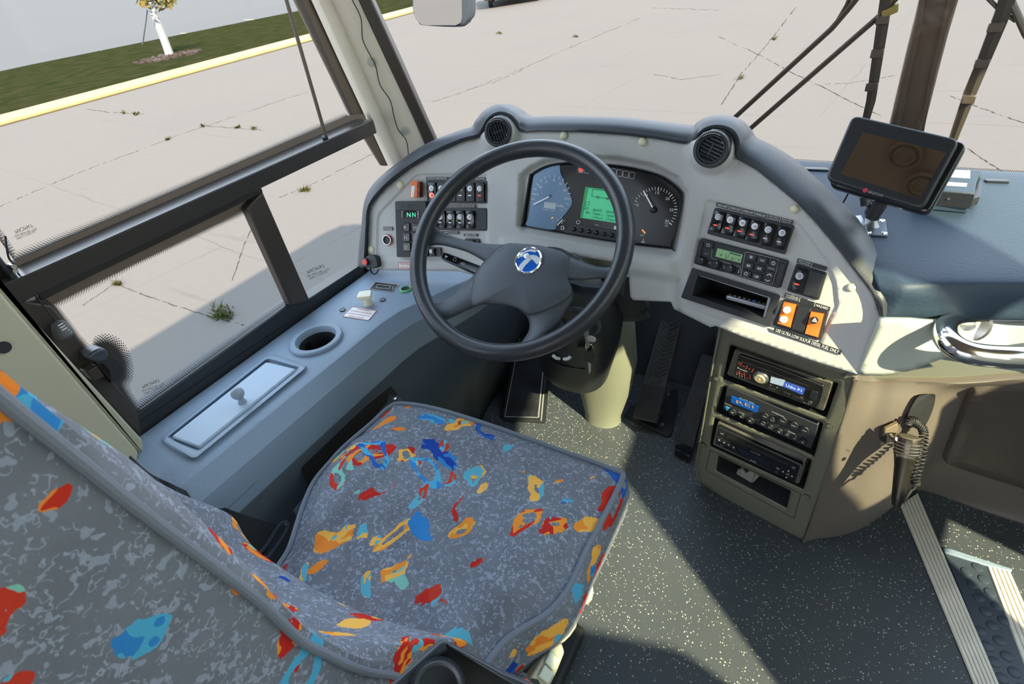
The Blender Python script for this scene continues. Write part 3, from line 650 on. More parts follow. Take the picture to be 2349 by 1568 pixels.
def rdepth(x, y):
    d = fdepth(x, y)
    s_ = sdist(CPK, x, y)
    if s_ > -2: d += .018 * sstep(-2, 16, s_)
    d += .0045 * sstep(0, 7, sdist(LPK, x, y)) + .004 * sstep(0, 7, sdist(RPK, x, y))
    for vx, vy, r in VC:
        q = math.hypot(x - vx, y - vy); d -= .022 * (1 - sstep(r * .95, r * 1.55, q))
    # soft swage running across the apron under the instruments
    if 1150 < x < 1560 and y > 540:
        d -= .010 * sstep(0, 18, y - (545 + (x - 1200) * .13)) * sstep(0, 30, 1560 - x) - .012 * sstep(0, 26, y - (580 + (x - 1200) * .13))
    return d
low = [(1966, 858), (1880, 832), (1780, 798), (1700, 771), (1642, 747), (1629, 750), (1547, 709), (1540, 692), (1452, 688), (1446, 680), (1443, 634), (1428, 590), (1405, 600), (1340, 590), (1282, 576), (1235, 566), (1200, 590), (1150, 636), (1090, 633), (1052, 622), (852, 619)]
FOUT = HIN + low
dash = empty('dashboard', 'light grey wraparound dashboard with black padded hood behind the steering wheel', 'dashboard', FC.at(1380, 470, -.05))
ex = []
for P in (CPK, LPK, RPK):
    for off in (0, 4, 8, 14):
        cx = sum(p[0] for p in P) / len(P); cy = sum(p[1] for p in P) / len(P)
        ex += [(cx + (x - cx) * (1 - off / 150), cy + (y - cy) * (1 - off / 150)) for x, y in resample(P, 5)]
hole = resample(CLU, 8)
b = MB(); skin(b, FOUT, rdepth, 7, ex, [[(1603, 632), (1762, 683), (1750, 728), (1590, 676)]])
b.build('fascia', 'fascia', dash, smooth=True, solid=.008, auto=60)
# hood: a padded roll swept round the fascia
def hoodrows():
    rows = []
    a = [V((*p, 0)) for p in HIN]; o = [V((*p, 0)) for p in HOUT]
    a = catmull(a, 4); o = catmull(o, 4); n = len(a)
    for i in range(n):
        p, q = a[i], o[i]; d = fdepth(p.x, p.y); dq = d + .03
        f = i / n
        if f > .93: dq = lerp(dq, d + .02, (f - .93) / .07)
        def pt(t, dd): m = p.lerp(q, t); return at_depth(m.x, m.y, dd)
        O = pt(.97, dq)
        rows.append([pt(.02, d + .012), pt(0, d - .002), pt(.06, d - .012), pt(.3, d - .017), pt(.6, d - .008), pt(.85, d + .008), pt(.97, dq), pt(.97, dq) + V((0, .03, -.008)), pt(.9, dq) + V((0, .04, -.06)), pt(.2, d + .02) + V((0, .02, -.05))])
    return rows
b = MB(); b.loft(hoodrows(), True, True); b.build('hood', 'hood', dash, smooth=True, auto=70)
# padded top in front of the windshield
zt = .845
rows = []
for sx, pts in enumerate((
        [(1780, 362), (1850, 415), (1905, 475), (1950, 545), (1990, 600), (2010, 650), (2014, 690), (2008, 726)],
        [(1810, 366), (1890, 420), (1945, 480), (2000, 560), (2045, 628), (2058, 662), (2050, 700), (2030, 732)],
        [(1850, 372), (1925, 425), (1990, 490), (2045, 560), (2085, 632), (2086, 665), (2074, 700), (2062, 731)],
        [(1950, 376), (2020, 430), (2075, 495), (2120, 560), (2150, 632), (2152, 662), (2146, 700), (2140, 732)],
        [(2100, 384), (2145, 440), (2185, 500), (2215, 565), (2235, 634), (2238, 662), (2236, 700), (2234, 733)],
        [(2250, 393), (2275, 445), (2305, 505), (2325, 570), (2338, 636), (2341, 662), (2342, 700), (2342, 734)],
        [(2450, 405), (2470, 455), (2490, 515), (2500, 580), (2510, 645), (2512, 668), (2514, 705), (2514, 738)],
        [(2750, 425), (2760, 480), (2770, 540), (2780, 600), (2785, 660), (2786, 685), (2786, 720), (2786, 752)])):
    zs = (zt, zt, zt, zt, zt - .001, zt - .012, zt - .045, zt - .075)
    r_ = [HZ(z).at(*p) for p, z in zip(pts, zs)]
    r_.append(r_[-1] + V((0, .03, -.004))); r_.insert(0, r_[0] + V((0, .03, -.01))); rows.append(r_)
fine = []
tr = [catmull(r_, 4) for r_ in rows]
for j in range(len(tr[0])):
    fine.append(catmull([t_[j] for t_ in tr], 4))
b = MB(); b.loft(fine); b.build('dash_top', 'dashtop', dash, smooth=True, solid=.01, auto=70)
DT = HZ(zt)
b = MB()
for q in ([(1830, 381), (1900, 384), (1902, 390), (1832, 387)], [(2258, 409), (2312, 411), (2318, 417), (2262, 415)]):
    b = MB(); b.pp(DT, rrect(q, 3, .45), .004, -.002); b.m = 1; cx = sum(p[0] for p in q) / 4; cy = sum(p[1] for p in q) / 4
    b.pp(DT, [(cx + (x - cx) * .88, cy + (y - cy) * .4) for x, y in q], .0045, .003); b.build('demister_slot', ['black', 'gloss'], dash)
# round air vents
for i, (x, y, r) in enumerate(VC):
    F = vent_plane(i); R_ = r * F.depth(x, y) / FPX; c = F.p
    b = MB(); b.lathe(c, F.n, [(R_ * .74, -.02), (R_ * .74, .004), (R_ * .8, .0065), (R_ * .92, .006), (R_, .001), (R_ * 1.0, -.012), (R_ * 1.06, -.022)], 48, cap=False)
    ring = b.build('air_vent', 'black', dash, smooth=True, auto=50)
    b = MB()
    for k in range(60):
        for m_ in range(3):
            a = 6.2832 * (k + m_ * .5) / 60; rr = R_ * (.84 + .06 * m_); u_ = (F.u * math.cos(a) + F.v * math.sin(a)); b.box(c + u_ * rr + F.n * (.0068 - .001 * m_), R_ * .035, R_ * .035, .0014, u=u_, v=F.n.cross(u_))
    tag(b.build('knurling', 'hub', ring), kind='stuff')
    b = MB(); b.lathe(c, F.n, [(R_ * .73, -.02), (R_ * .73, .0045), (R_ * .68, .0045), (R_ * .68, -.012)], 40, cap=False); b.build('inner_ring', 'steel' if i == 9 else 'darkside', ring, smooth=True)
    b = MB(); b.lathe(c, F.n, [(R_ * .7, -.024), (R_ * .7, -.02)], 30); b.build('duct', 'rubber', ring)
    ang = math.radians(-72 if i == 0 else -20); U = F.u * math.cos(ang) + F.v * math.sin(ang); W = F.n.cross(U)
    for k in range(7):
        o_ = (-.5 + k / 6) * 1.16 * R_; hl = math.sqrt(max(0, (.68 * R_) ** 2 - o_ ** 2)) * .97
        b = MB(); b.box(c + W * o_ - F.n * .001, 2 * hl, R_ * .04, .009, u=U, v=(W + F.n * .5).normalized()); b.build('slat', 'darkside', ring, bevel=.0006)
    b = MB(); b.tube([c + W * (-.35 * R_) + F.n * .005, c + W * (.35 * R_) + F.n * .005], R_ * .05, 8); b.build('vent_tab', 'soft', ring)
    b = MB(); b.m = 0
    for k in range(14):
        a = math.radians(60 + k * 5); a2 = a + math.radians(4.9); p_ = lambda aa, rr: c + (F.u * math.cos(aa) + F.v * math.sin(aa)) * rr + F.n * .0072
        b.add([p_(a, R_ * .79), p_(a2, R_ * .79), p_(a2, R_ * .84), p_(a, R_ * .84)], [[0, 1, 2, 3]])
    b.build('vent_mark', 'steel', ring)
# cream screw caps
def pick(x, y): return min((FL, FC, FR), key=lambda F: F.depth(x, y))
for x, y in ((918, 423), (851, 572), (1293, 311), (1473, 325), (1822, 479), (1953, 659)):
    F = pick(x, y); r = 9.5 * F.depth(x, y) / FPX; b = MB(); b.lathe(F.at(x, y, 0), F.n, [(r, -.004), (r, .001), (r * .85, .003), (r * .5, .0045), (0.0004, .005)], 20); b.build('screw_cap', 'cream', dash, smooth=True)
# stickers of the fascia
def sticker(F, q, lines, bgm, fgm, name='sticker', par=None, h=.0012, border=None, lh=None):
    b = MB(); b.pp(F, q, h, 0)
    if border: b.m = 2; b.line(F, q, border[1], h + .0003, True)
    b.m = 1
    n = len(lines)
    for i, (s0, s1, tx) in enumerate(lines):
        t = (i + .5) / n; a, c_ = bil(q, s0, t), bil(q, s1, t); H = math.hypot(q[3][0] - q[0][0], q[3][1] - q[0][1]) / n * (lh or .6)
        b.text(F, tx, a, c_, H, h + .0004)
    return b.build(name, [bgm, fgm] + ([border[0]] if border else []), par)
Rp = FR.moved(-.002); Lp = FL.moved(-.002)
sticker(FR.moved(.0015), quad(1777, 750, 1931, 804, 1927, 814, 1774, 760), [(.03, .97, 'USE ULTRA LOW SULFUR DIESEL FUEL ONLY')], 'black', 'ink', par=dash, lh=.72)
sticker(Lp, quad(879, 520, 900, 520, 900, 528, 879, 528), [(.05, .95, '12V PLUG')], 'black', 'ink', par=dash, lh=.7)
sticker(FL, quad(914, 602, 970, 604, 970, 617, 915, 616), [(.06, .95, 'PRESS BRAKE WHILE'), (.06, .95, 'SHIFTING FROM N')], 'white', 'red_print', par=dash, border=('red_print', 1))
# lower white continuation to the door side
FWp = PR(-18, -4, FR.at(1968, 858))
b = MB(); wp = [(2022, 735), (2150, 737), (2400, 742), (2650, 750), (2640, 880), (2349, 800), (2240, 806), (2182, 815), (2130, 834), (2088, 850), (2055, 857), (2020, 861), (1968, 859)]
skin(b, wp, lambda x, y: FWp.depth(x, y) + .0 + .25 * sstep(2090, 2330, x) * .35, 14); b.build('side_fascia', 'white_panel', dash, smooth=True, solid=.01)
# small plugged opening and knob at the left end
t = empty('alarm_button', 'red push button in a small black housing at the left end of the dashboard', 'button', FL.at(848, 605))
b = MB(); b.pp(FL, sm([(833, 613), (834, 598), (839, 588), (850, 585), (860, 588), (865, 597), (866, 612), (850, 616)], 3)[:-1], .016, -.004); b.build('housing', 'soft', t, bevel=.003)
b = MB(); b.disc(FL, 842, 600, 9, .02, .01); b.build('collar', 'black', t, smooth=True); b = MB(); b.disc(FL, 841, 600, 6.5, .026, .015); b.build('button', 'red', t, smooth=True)
b = MB(); b.tube([FL.at(x, y, .008) for x, y in sm([(849, 612), (851, 622), (857, 628), (864, 626), (868, 617)], 4)], .0022, 6); b.build('cable', 'black', t, smooth=True)
t = empty('power_socket', 'round 12 volt socket with a red ring left of the gear selector', 'socket', Lp.at(889, 550))
b = MB(); r = 12.5 * Lp.depth(889, 550) / FPX; c = Lp.at(889, 550)
b.lathe(c, Lp.n, [(r * .8, -.004), (r * 1.02, .001), (r * 1.02, .002), (r * .9, .003), (r * .8, .003)], 28, cap=False); b.build('outer_ring', 'red', t, smooth=True)
b = MB(); b.lathe(c, Lp.n, [(r * .92, .002), (r * .92, .005), (r * .76, .005), (r * .72, -.002), (r * .7, -.03), (0.0005, -.03)], 28, cap=False); b.build('barrel', 'steel', t, smooth=True)
b = MB(); b.lathe(c, Lp.n, [(r * .7, .001), (r * .7, .0015)], 28); b.build('socket_mouth', 'rubber', t)
t = empty('red_wrapped_fob', 'small orange wrapped block with a white label, left of the padlock switches', 'block', Lp.at(951, 434))
q = quad(944, 414, 962, 416, 958, 453, 940, 453)
b = MB(); b.pp(Lp, q, .016, 0); b.build('block', 'orange', t, bevel=.001)
b = MB(); b.pp(Lp, quad(957, 416, 963, 417, 962, 452, 956, 453), .0165, .001); b.build('side_tape', M('tape_dark', (.25, .03, .01), .5, col2=(.01, .01, .01), vscale=90).name, t)
b = MB(); b.pp(Lp, quad(944, 426, 952, 426, 949, 452, 942, 452), .0168, .016); b.m = 1; b.text(Lp, 'CUSTOMER', (946, 450), (948, 428), 3.5, .0172); b.build('label', ['white', 'ink'], t)
# ------------------------------------------------------------------ instruments and controls set into the dashboard
Rm = FR.moved(-.004); Lm = FL.moved(-.0045); Cm = FC.moved(-.016)
def Z5(x, y): return (1560 + x * .2488, 440 + y * .2488)       # photo reading scales
def Z3(x, y): return (820 + x * .1658, 380 + y * .1658)
def Z4(x, y): return (1180 + x * .1722, 350 + y * .1722)
def Zc(x, y): return (1580 + x * .3317, 740 + y * .3317)
t = empty('instrument_cluster', 'black instrument cluster with speedometer, green display and rev counter', 'instrument cluster', Cm.at(1380, 470))
b = MB(); b.pp(Cm, CLU, .0, -.02); b.build('dial_face', M('dialface', (.012, .012, .012), .25, spec=.4).name, t)
b = MB(); q = CLU; cx = 1385; cy = 470
n = len(CLU)
rim = sm(CLU, 3, True)
outer = [Cm.at(cx + (x - cx) * 1.02, cy + (y - cy) * 1.03, .003) for x, y in rim]; mid = [Cm.at(x, y, .006) for x, y in rim]; inn = [Cm.at(cx + (x - cx) * .98, cy + (y - cy) * .96, .0) for x, y in rim]
b.loft([outer + outer[:1], mid + mid[:1], inn + inn[:1]]); b.build('bezel', 'gloss', t, smooth=True)
C1 = Cm.moved(.0005)
# speedometer: pale blue dial
sp = [Z4(*p) for p in ((262, 300), (330, 235), (420, 180), (520, 155), (600, 160), (610, 260), (650, 350), (700, 470), (770, 640), (720, 760), (640, 860), (560, 960), (520, 1025), (170, 975), (180, 880), (210, 700), (230, 500))]
b = MB(); b.pp(C1, sm(sp, 3, True), .0012, 0); dial = b.build('speedometer', M('dialblue', (.13, .24, .38), .35, vary=.15, vscale=12).name, t)
b = MB(); 
ticks = [((236, 548), (274, 553)), ((232, 618), (268, 620)), ((258, 478), (292, 492)), ((297, 410), (325, 438)), ((347, 358), (366, 388)), ((403, 320), (416, 356)), ((471, 298), (474, 335)), ((540, 296), (534, 335)), ((605, 315), (588, 352)), ((662, 350), (636, 383)), ((708, 402), (676, 430)), ((738, 466), (702, 486)), ((752, 542), (714, 547)), ((748, 615), (710, 613)), ((726, 690), (692, 677)), ((690, 755), (658, 732)), ((556, 706), (606, 708)),
         ((634, 860), (622, 880)), ((668, 905), (652, 915)), ((672, 898), (660, 905))]
for i, (a, c_) in enumerate(ticks): b.line(C1, [Z4(*a), Z4(*c_)], 1.3, .0022)
for tx, x, y in (('10', 303, 556), ('20', 348, 454), ('30', 427, 388), ('40', 528, 367), ('50', 616, 412), ('60', 671, 500), ('70', 682, 610), ('80', 632, 712)):
    b.text(C1, tx, Z4(x - 20, y - 3), Z4(x + 20, y + 3), 5, .0022)
b.text(C1, 'mph', Z4(605, 760), Z4(645, 768), 3, .0022); b.text(C1, 'km/h x 1000', Z4(382, 752), Z4(535, 770), 3, .0022)
b.text(C1, '1/2', Z4(562, 890), Z4(592, 900), 3.5, .0022); b.text(C1, '1', Z4(628, 930), Z4(640, 934), 4, .0022); b.text(C1, '0', Z4(508, 912), Z4(520, 916), 3.4, .0022)
b.build('scale', 'ink', dial)
b = MB(); b.line(C1, [Z4(252, 690), Z4(458, 588)], 2.4, .005); b.line(C1, [Z4(568, 968), Z4(642, 892)], 2.2, .005); b.build('pointer', M('pointer_pale', (.75, .75, .72), .4, emit=(.6, .6, .6), es=.15).name, dial)
b = MB(); b.disc(C1, *Z4(472, 570), 2.2, .006, .001); b.build('pointer_hub', 'dialblue', dial)
b = MB(); b.pp(C1, [Z4(*p) for p in ((402, 655), (556, 672), (546, 754), (390, 736))], .002, 0); b.m = 1; b.text(C1, '222211', Z4(415, 672), Z4(535, 684), 4, .0024); b.build('odometer', [M('odo', (.45, .52, .55), .4).name, 'steel'], dial)
b = MB(); b.pp(C1, [Z4(*p) for p in ((488, 868), (520, 852), (524, 868), (492, 886))], .0022, 0); b.build('reserve_mark', 'amber', dial)
# warning squares along the top
b = MB()
for k in range(2): b.line(C1, rrect([Z4(*p) for p in ((850 + k * 84, 182 + k * 12), (922 + k * 84, 192 + k * 12), (914 + k * 84, 268 + k * 8), (846 + k * 84, 262 + k * 8))], 2, .15), .9, .001, True)
for k in range(5): b.line(C1, rrect([Z4(*p) for p in ((1208 + k * 82, 195 + k * 15), (1280 + k * 82, 208 + k * 15), (1268 + k * 82, 290 + k * 15), (1196 + k * 82, 278 + k * 15))], 2, .15), .9, .001, True)
b.build('telltale_frames', 'steel', t)
b = MB(); b.disc(C1, *Z4(887, 228), 5.2, .0015, 0); b.m = 1; b.line(C1, [Z4(880, 250), Z4(880, 208), Z4(895, 212), Z4(896, 228), Z4(882, 230)], 1, .002); b.build('brake_telltale', ['lamp_red', 'red'], t)
# green display
gq = [Z4(*p) for p in ((945, 455), (1400, 510), (1350, 935), (875, 865))]
b = MB(); b.pp(C1, gq, .0014, 0); disp = b.build('display', 'lcd', t)
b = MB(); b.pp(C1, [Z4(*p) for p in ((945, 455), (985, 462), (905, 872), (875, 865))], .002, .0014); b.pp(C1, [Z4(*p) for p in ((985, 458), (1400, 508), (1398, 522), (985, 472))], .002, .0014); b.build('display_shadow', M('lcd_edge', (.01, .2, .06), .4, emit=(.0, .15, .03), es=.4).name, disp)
b = MB()
bus = [(1040, 488), (1330, 520), (1345, 560), (1310, 622), (1030, 580)]
b.line(C1, [Z4(*p) for p in bus], 1.2, .0022, True); b.pp(C1, [Z4(*p) for p in ((1270, 535), (1310, 540), (1306, 600), (1262, 592))], .0022, .0014)
for x, y in ((1110, 595), (1238, 612)): b.line(C1, [Z4(x + 17 * math.cos(a * .7), y + 17 * math.sin(a * .7)) for a in range(9)], 1.1, .0024, True)
b.line(C1, [Z4(*p) for p in ((950, 662), (996, 650), (1000, 690), (940, 712))], .9, .0022, True)
b.text(C1, 'REF', Z4(920, 742), Z4(990, 744), 5, .0022)
for tx, x0, y0, x1, y1 in (('80', 950, 795, 1000, 799), ('BRAKE', 1046, 762, 1165, 772), ('BRAKE', 1226, 786, 1345, 796), ('TANK-1', 1038, 812, 1172, 826), ('TANK-2', 1218, 838, 1356, 852), ('139psi', 1034, 862, 1172, 876), ('139psi', 1216, 888, 1348, 904)):
    b.text(C1, tx, Z4(x0, y0), Z4(x1, y1), 5.6, .0022)
b.build('display_print', 'lcd_dark', disp)
b = MB(); b.line(C1, [Z4(850 + 24 * math.cos(math.radians(a)), 925 + 24 * math.sin(math.radians(a))) for a in range(-60, 245, 20)], 1.2, .001); b.line(C1, [Z4(852, 898), Z4(851, 912)], 1.2, .001)
b.disc(C1, *Z4(1348, 1000), 4.2, .001, 0); b.text(C1, 'VDO', Z4(1072, 958), Z4(1122, 966), 2.2, .001)
b.line(C1, [Z4(*p) for p in ((622, 1020), (622, 978), (650, 978), (652, 1024), (618, 1022))], 1.4, .001); b.line(C1, [Z4(*p) for p in ((655, 985), (664, 990), (664, 1018), (656, 1018))], 1., .001)
b.line(C1, [Z4(*p) for p in ((1720, 1148), (1718, 1185), (1690, 1192))], 1.3, .001); b.line(C1, [Z4(*p) for p in ((1690, 1185), (1712, 1196), (1742, 1190))], 1.1, .001)
b.build('symbols', 'ink', t)
b = MB(); b.pp(C1, [Z4(*p) for p in ((760, 955), (1330, 1030), (1370, 1060), (1420, 1180), (1400, 1195), (640, 1060), (690, 1030))], .0022, 0); b.build('button_tray', 'black', t, bevel=.0008)
for x, y in ((795, 1018), (893, 1035), (993, 1050), (1093, 1065), (1195, 1082), (1297, 1099)):
    b = MB(); F = C1; c = F.at(*Z4(x, y), .002); r = 4.8 * F.depth(1350, 530) / FPX; b.lathe(c, F.n, [(r * 1.15, 0), (r * 1.1, .001), (r, .0015), (r * .9, .005), (r * .5, .0068), (.0003, .007)], 16); b.build('push_button', 'gloss', t, smooth=True)
# rev counter
b = MB()
cx, cy = 1855, 762
rt = [(1600, 688, 1622, 690), (1600, 635, 1638, 655), (1620, 598, 1640, 620), (1650, 565, 1672, 590), (1682, 533, 1702, 560), (1752, 487, 1772, 525), (1792, 472, 1806, 512), (1832, 460, 1841, 500), (1873, 456, 1878, 498), (1960, 465, 1950, 506), (2002, 480, 1986, 518), (2040, 502, 2018, 538), (2075, 526, 2048, 558), (2126, 588, 2094, 615), (2148, 626, 2112, 648), (2163, 665, 2124, 680), (2170, 714, 2130, 718), (2168, 798, 2126, 796), (2160, 842, 2118, 832), (2145, 884, 2102, 868), (2122, 922, 2086, 902)]
for a in rt: b.line(C1, [Z4(a[0], a[1]), Z4(a[2], a[3])], 1.2, .001)
for a in ((1920, 458, 1914, 505), (2104, 554, 2068, 588), (2172, 756, 2128, 754), (2096, 960, 2062, 932)): b.line(C1, [Z4(a[0], a[1]), Z4(a[2], a[3])], 2.3, .001)
for tx, x, y in (('5', 1642, 697), ('10', 1750, 568), ('15', 1905, 533), ('20', 2040, 612), ('25', 2092, 762), ('30', 2033, 910)):
    w_ = 12 if tx == '5' else 26; b.text(C1, tx, Z4(x - w_, y - 3), Z4(x + w_, y + 3), 6, .001)
b.text(C1, 'rpm', Z4(2002, 946), Z4(2048, 954), 3, .001); b.text(C1, 'x100', Z4(1998, 970), Z4(2048, 978), 3, .001); b.text(C1, '250', Z4(1675, 1096), Z4(1727, 1104), 4, .001)
rev = b.build('rev_counter_scale', 'ink', t)
b = MB(); b.line(C1, [Z4(1718, 507), Z4(1842, 735)], 2.6, .008); b.build('pointer', 'pointer_pale', rev)
b = MB(); c = C1.at(*Z4(cx, cy)); r = 7 * C1.depth(1500, 480) / FPX; b.lathe(c, C1.n, [(r, 0), (r, .006), (r * .7, .009), (r * .3, .0105), (.0003, .011)], 20); b.build('pointer_hub', 'black', rev, smooth=True)
b = MB(); b.pp(C1, [Z4(*p) for p in ((1692, 1030), (1706, 1018), (1750, 1064), (1734, 1082))], .0012, 0); b.build('temperature_mark', 'amber', t)

# rocker switches
ICON = {0: lambda b, F, x, y, s: b.disc(F, x, y, s * .45, .0, .0)}
def rocker(F, q, parent, body='gloss', icon=.32, light=None, extra=None, name='rocker_switch', iconsym=0):
    """q: px quad TL,TR,BR,BL on F; a curved paddle standing proud of the panel"""
    rows = []
    prof = [(-.0, .002), (.03, .009), (.25, .0115), (.5, .0085), (.75, .0075), (.97, .0095), (1., .002)]
    for tt, h in prof:
        rows.append([F.at(*bil(q, s_, tt), h * f_) for s_, f_ in ((.0, .25), (.04, .95), (.5, 1.06), (.96, .95), (1, .25))])
    rows2 = [r_ + [F.at(*bil(q, 1, prof[i][0]), -.002), F.at(*bil(q, 0, prof[i][0]), -.002)] for i, r_ in enumerate(rows)]
    b = MB(); b.loft(rows2, True, True); o = b.build(name, body, parent, smooth=True, auto=42)
    d = math.hypot(q[1][0] - q[0][0], q[1][1] - q[0][1]); H = math.hypot(q[3][0] - q[0][0], q[3][1] - q[0][1])
    if icon is not None:
        G = F.moved(.0118); x, y = bil(q, .5, icon); b = MB(); b.disc(G, x, y, d * .31, .0006, -.002, sy=1.0); b.m = 1
        G2 = G.moved(.0007); u = d * .12
        if iconsym == 0: b.line(G2, [(x - u, y - u), (x + u, y + u * .2)], 1, .0003); b.line(G2, [(x - u, y + u), (x + u, y + u)], 1, .0003); b.line(G2, [(x - u * 1.4, y), (x, y - u)], .8, .0003)
        elif iconsym == 1: b.line(G2, [(x - 1.5 * u, y), (x + 1.5 * u, y)], 1.3, .0003); b.line(G2, [(x - 1.2 * u, y - u * 1.1), (x + 1.2 * u, y - u * 1.1)], 1.3, .0003); b.line(G2, [(x - 1.2 * u, y + u * 1.1), (x + 1.2 * u, y + u * 1.1)], 1., .0003)
        elif iconsym == 2: b.line(G2, [(x + 1.6 * u * math.cos(a), y + 1.6 * u * math.sin(a)) for a in range(6)], .9, .0003, True); b.line(G2, [(x, y), (x + u, y - u)], 1.1, .0003)
        elif iconsym == 3:
            b.line(G2, [(x - 1.4 * u, y - .2 * u), (x + 1.4 * u, y - .2 * u)], 1.3, .0003)
            for k in (-1, 0, 1): b.line(G2, [(x + k * u * .7, y + .3 * u), (x + k * u * 1.3, y + 1.5 * u)], .8, .0003)
        b.build('icon', ['silver', 'rubber'], o)
    if light:
        G = F.moved(.0085); x, y = bil(q, .5, .68); b = MB(); b.disc(G, x, y, d * .23, .0012, -.003, sy=1.); 
        c = sum(b.v, V((0, 0, 0))) / len(b.v); b.v = [c + (p - c) - F.v * ((p - c).dot(F.v) * .72) for p in b.v]
        b.build('indicator_light', light, o)
    return o
def bank(F, name, label, q, slots, h=.003, group=None, labels=None, frame='black', cat='switch panel'):
    t = empty(name, label, cat, F.at(*bil(q, .5, .5)), group)
    b = MB(); b.pp(F, rrect(q, 3, .06), h, -.004); b.build('mounting_frame', frame, t, bevel=.0012)
    return t
# upper left bank
q = [Z3(*p) for p in ((948, 200), (1795, 208), (1800, 520), (962, 515))]
t = bank(Lm, 'switch_panel', 'upper left switch bank with padlock, mirror heater and cruise rockers, partly behind the wheel', q, 6)
for i in range(6):
    s0 = .015 + i * .158; qq = sub(q, s0, .08 if i != 2 else .1, s0 + .142, .93)
    if i == 2: b = MB(); b.pp(Lm, rrect(qq, 2, .1), .005, .001); b.build('blank_cover', 'black', t, bevel=.0008); continue
    o = rocker(Lm, qq, t, 'black' if i else 'gloss', light={5: 'lamp_red', 4: 'silver', 1: 'silver', 3: 'silver'}.get(i), iconsym=i % 3)
    if i == 0:
        G = Lm.moved(.0075); b = MB(); x, y = bil(qq, .5, .68); b.disc(G, x, y, 6, .0034, 0); b.m = 1; b.pp(G, [(x - 2, y - 1), (x + 2, y - 1), (x + 2, y + 3), (x - 2, y + 3)], .004, .003); b.line(G, [(x - 1.4, y - 1), (x - 1.2, y - 3.4), (x + 1.2, y - 3.4), (x + 1.4, y - 1)], .8, .004); b.build('padlock_icon', [M('pink_lit', (.8, .25, .2), .4, emit=(1, .3, .2), es=.5).name, 'red'], o)
def strip_labels(F, q, cells, par, lh=.7, dark='black'):
    b = MB(); b.pp(F, q, .0012, 0); n = len(cells); b.m = 1
    for i, tx in enumerate(cells):
        if i: b.line(F, [bil(q, i / n, .0), bil(q, i / n, 1)], .8, .0016)
        if not tx: continue
        ls = tx.split('|'); H = math.hypot(q[3][0] - q[0][0], q[3][1] - q[0][1])
        for j, l in enumerate(ls):
            tt = (j + .6) / (len(ls) + .2); b.text(F, l, bil(q, (i + .1) / n, tt), bil(q, (i + .9) / n, tt), H / len(ls) * lh * .8, .0017)
    return b.build('label_strip', [dark, 'ink'], par)
strip_labels(Lm, [Z3(*p) for p in ((948, 152), (1770, 158), (1774, 200), (948, 196))], ['PARK BRAKE|EMERGENCY|RELEASE', 'MIRROR HEATER', '', '', 'CRUISE|SET', 'DOOR'], t)
q = [Z3(*p) for p in ((955, 585), (1795, 585), (1803, 900), (962, 885))]
t = bank(Lm, 'switch_panel', 'lower left switch bank with four rockers and a blank plate, below the padlock bank', q, 6)
for i in range(5): rocker(Lm, sub(q, .0 + i * .16, .1, .14 + i * .16, .92), t, 'gloss', icon=.36, light='silver', iconsym=(0, 1, 2, 2, 1)[i])
b = MB(); b.pp(Lm, rrect(sub(q, .81, .06, .985, .95), 2, .1), .005, .001); b.build('blank_cover', 'darkside', t, bevel=.001)
strip_labels(Lm, [Z3(*p) for p in ((955, 535), (1636, 535), (1636, 578), (955, 575))], ['FRONT FOG', 'REAR FOG', 'ROTOR|FAN', 'DASH MODE|ON-OFF', 'DASH MODE|LEVEL'], t)
b = MB()
strip_labels(Lm, [Z3(*p) for p in ((1130, 905), (1400, 905), (1395, 945), (1130, 940))], ['PIT LAMP', 'PARK LAMP|LOW BEAM'], t)
strip_labels(Lm, [Z3(*p) for p in ((1470, 938), (1665, 942), (1665, 975), (1470, 970))], ['MIRROR CONTROL'], t, 1.)
# small knob panel below (mirror joystick)
t = empty('mirror_switch', 'black mirror adjuster partly hidden behind the upper left wheel spoke', 'switch', Lm.at(*Z3(1600, 1040)))
b = MB(); b.pp(Lm, rrect([Z3(*p) for p in ((1480, 1005), (1685, 1010), (1690, 1170), (1480, 1170))], 3, .15), .005, 0); b.build('plate', 'black', t, bevel=.001)
b = MB(); b.disc(Lm, *Z3(1585, 1090), 11, .013, .004); b.build('knob', 'gloss', t, smooth=True)
t = empty('toggle_switch', 'small black switch with a white symbol right below the gear selector', 'switch', Lm.at(*Z3(1030, 1190)))
q = [Z3(*p) for p in ((965, 1130), (1150, 1130), (1160, 1255), (985, 1255))]
b = MB(); b.pp(Lm, rrect(q, 3, .1), .006, 0); b.build('plate', 'black', t, bevel=.001); rocker(Lm.moved(.004), sub(q, .05, .08, .5, .92), t, 'black', icon=.4, iconsym=2)
# gear selector
q = [Z3(*p) for p in ((515, 492), (945, 492), (960, 1262), (540, 1262))]
t = empty('gear_selector', 'black push button gear selector with green N N display left of the wheel', 'gear selector', Lm.at(*bil(q, .5, .5)))
G = Lm.moved(.001)
b = MB(); b.pp(G, rrect(q, 4, .05), .012, -.004); b.build('housing', 'soft', t, bevel=.002, seg=3)
G = Lm.moved(.0133)
b = MB(); b.pp(G, rrect([Z3(*p) for p in ((520, 500), (940, 500), (945, 605), (522, 605))], 3, .1), .0015, -.001)
b.m = 1; b.text(G, 'Allison', Z3(672, 546), Z3(842, 546), 6, .002); b.line(G, [Z3(625 + 26 * math.cos(a), 556 + 26 * math.sin(a)) for a in range(6)], 1.6, .002, True); b.line(G, [Z3(610, 560), Z3(640, 552)], 1.5, .002); b.text(G, 'TRANSMISSIONS', Z3(675, 582), Z3(850, 582), 2, .002)
b.build('badge', ['black', 'darkside'], t, bevel=.0008)
b = MB(); b.pp(G, rrect([Z3(*p) for p in ((652, 620), (805, 620), (810, 725), (655, 722))], 3, .15), .001, 0); sc = b.build('display', 'gloss', t)
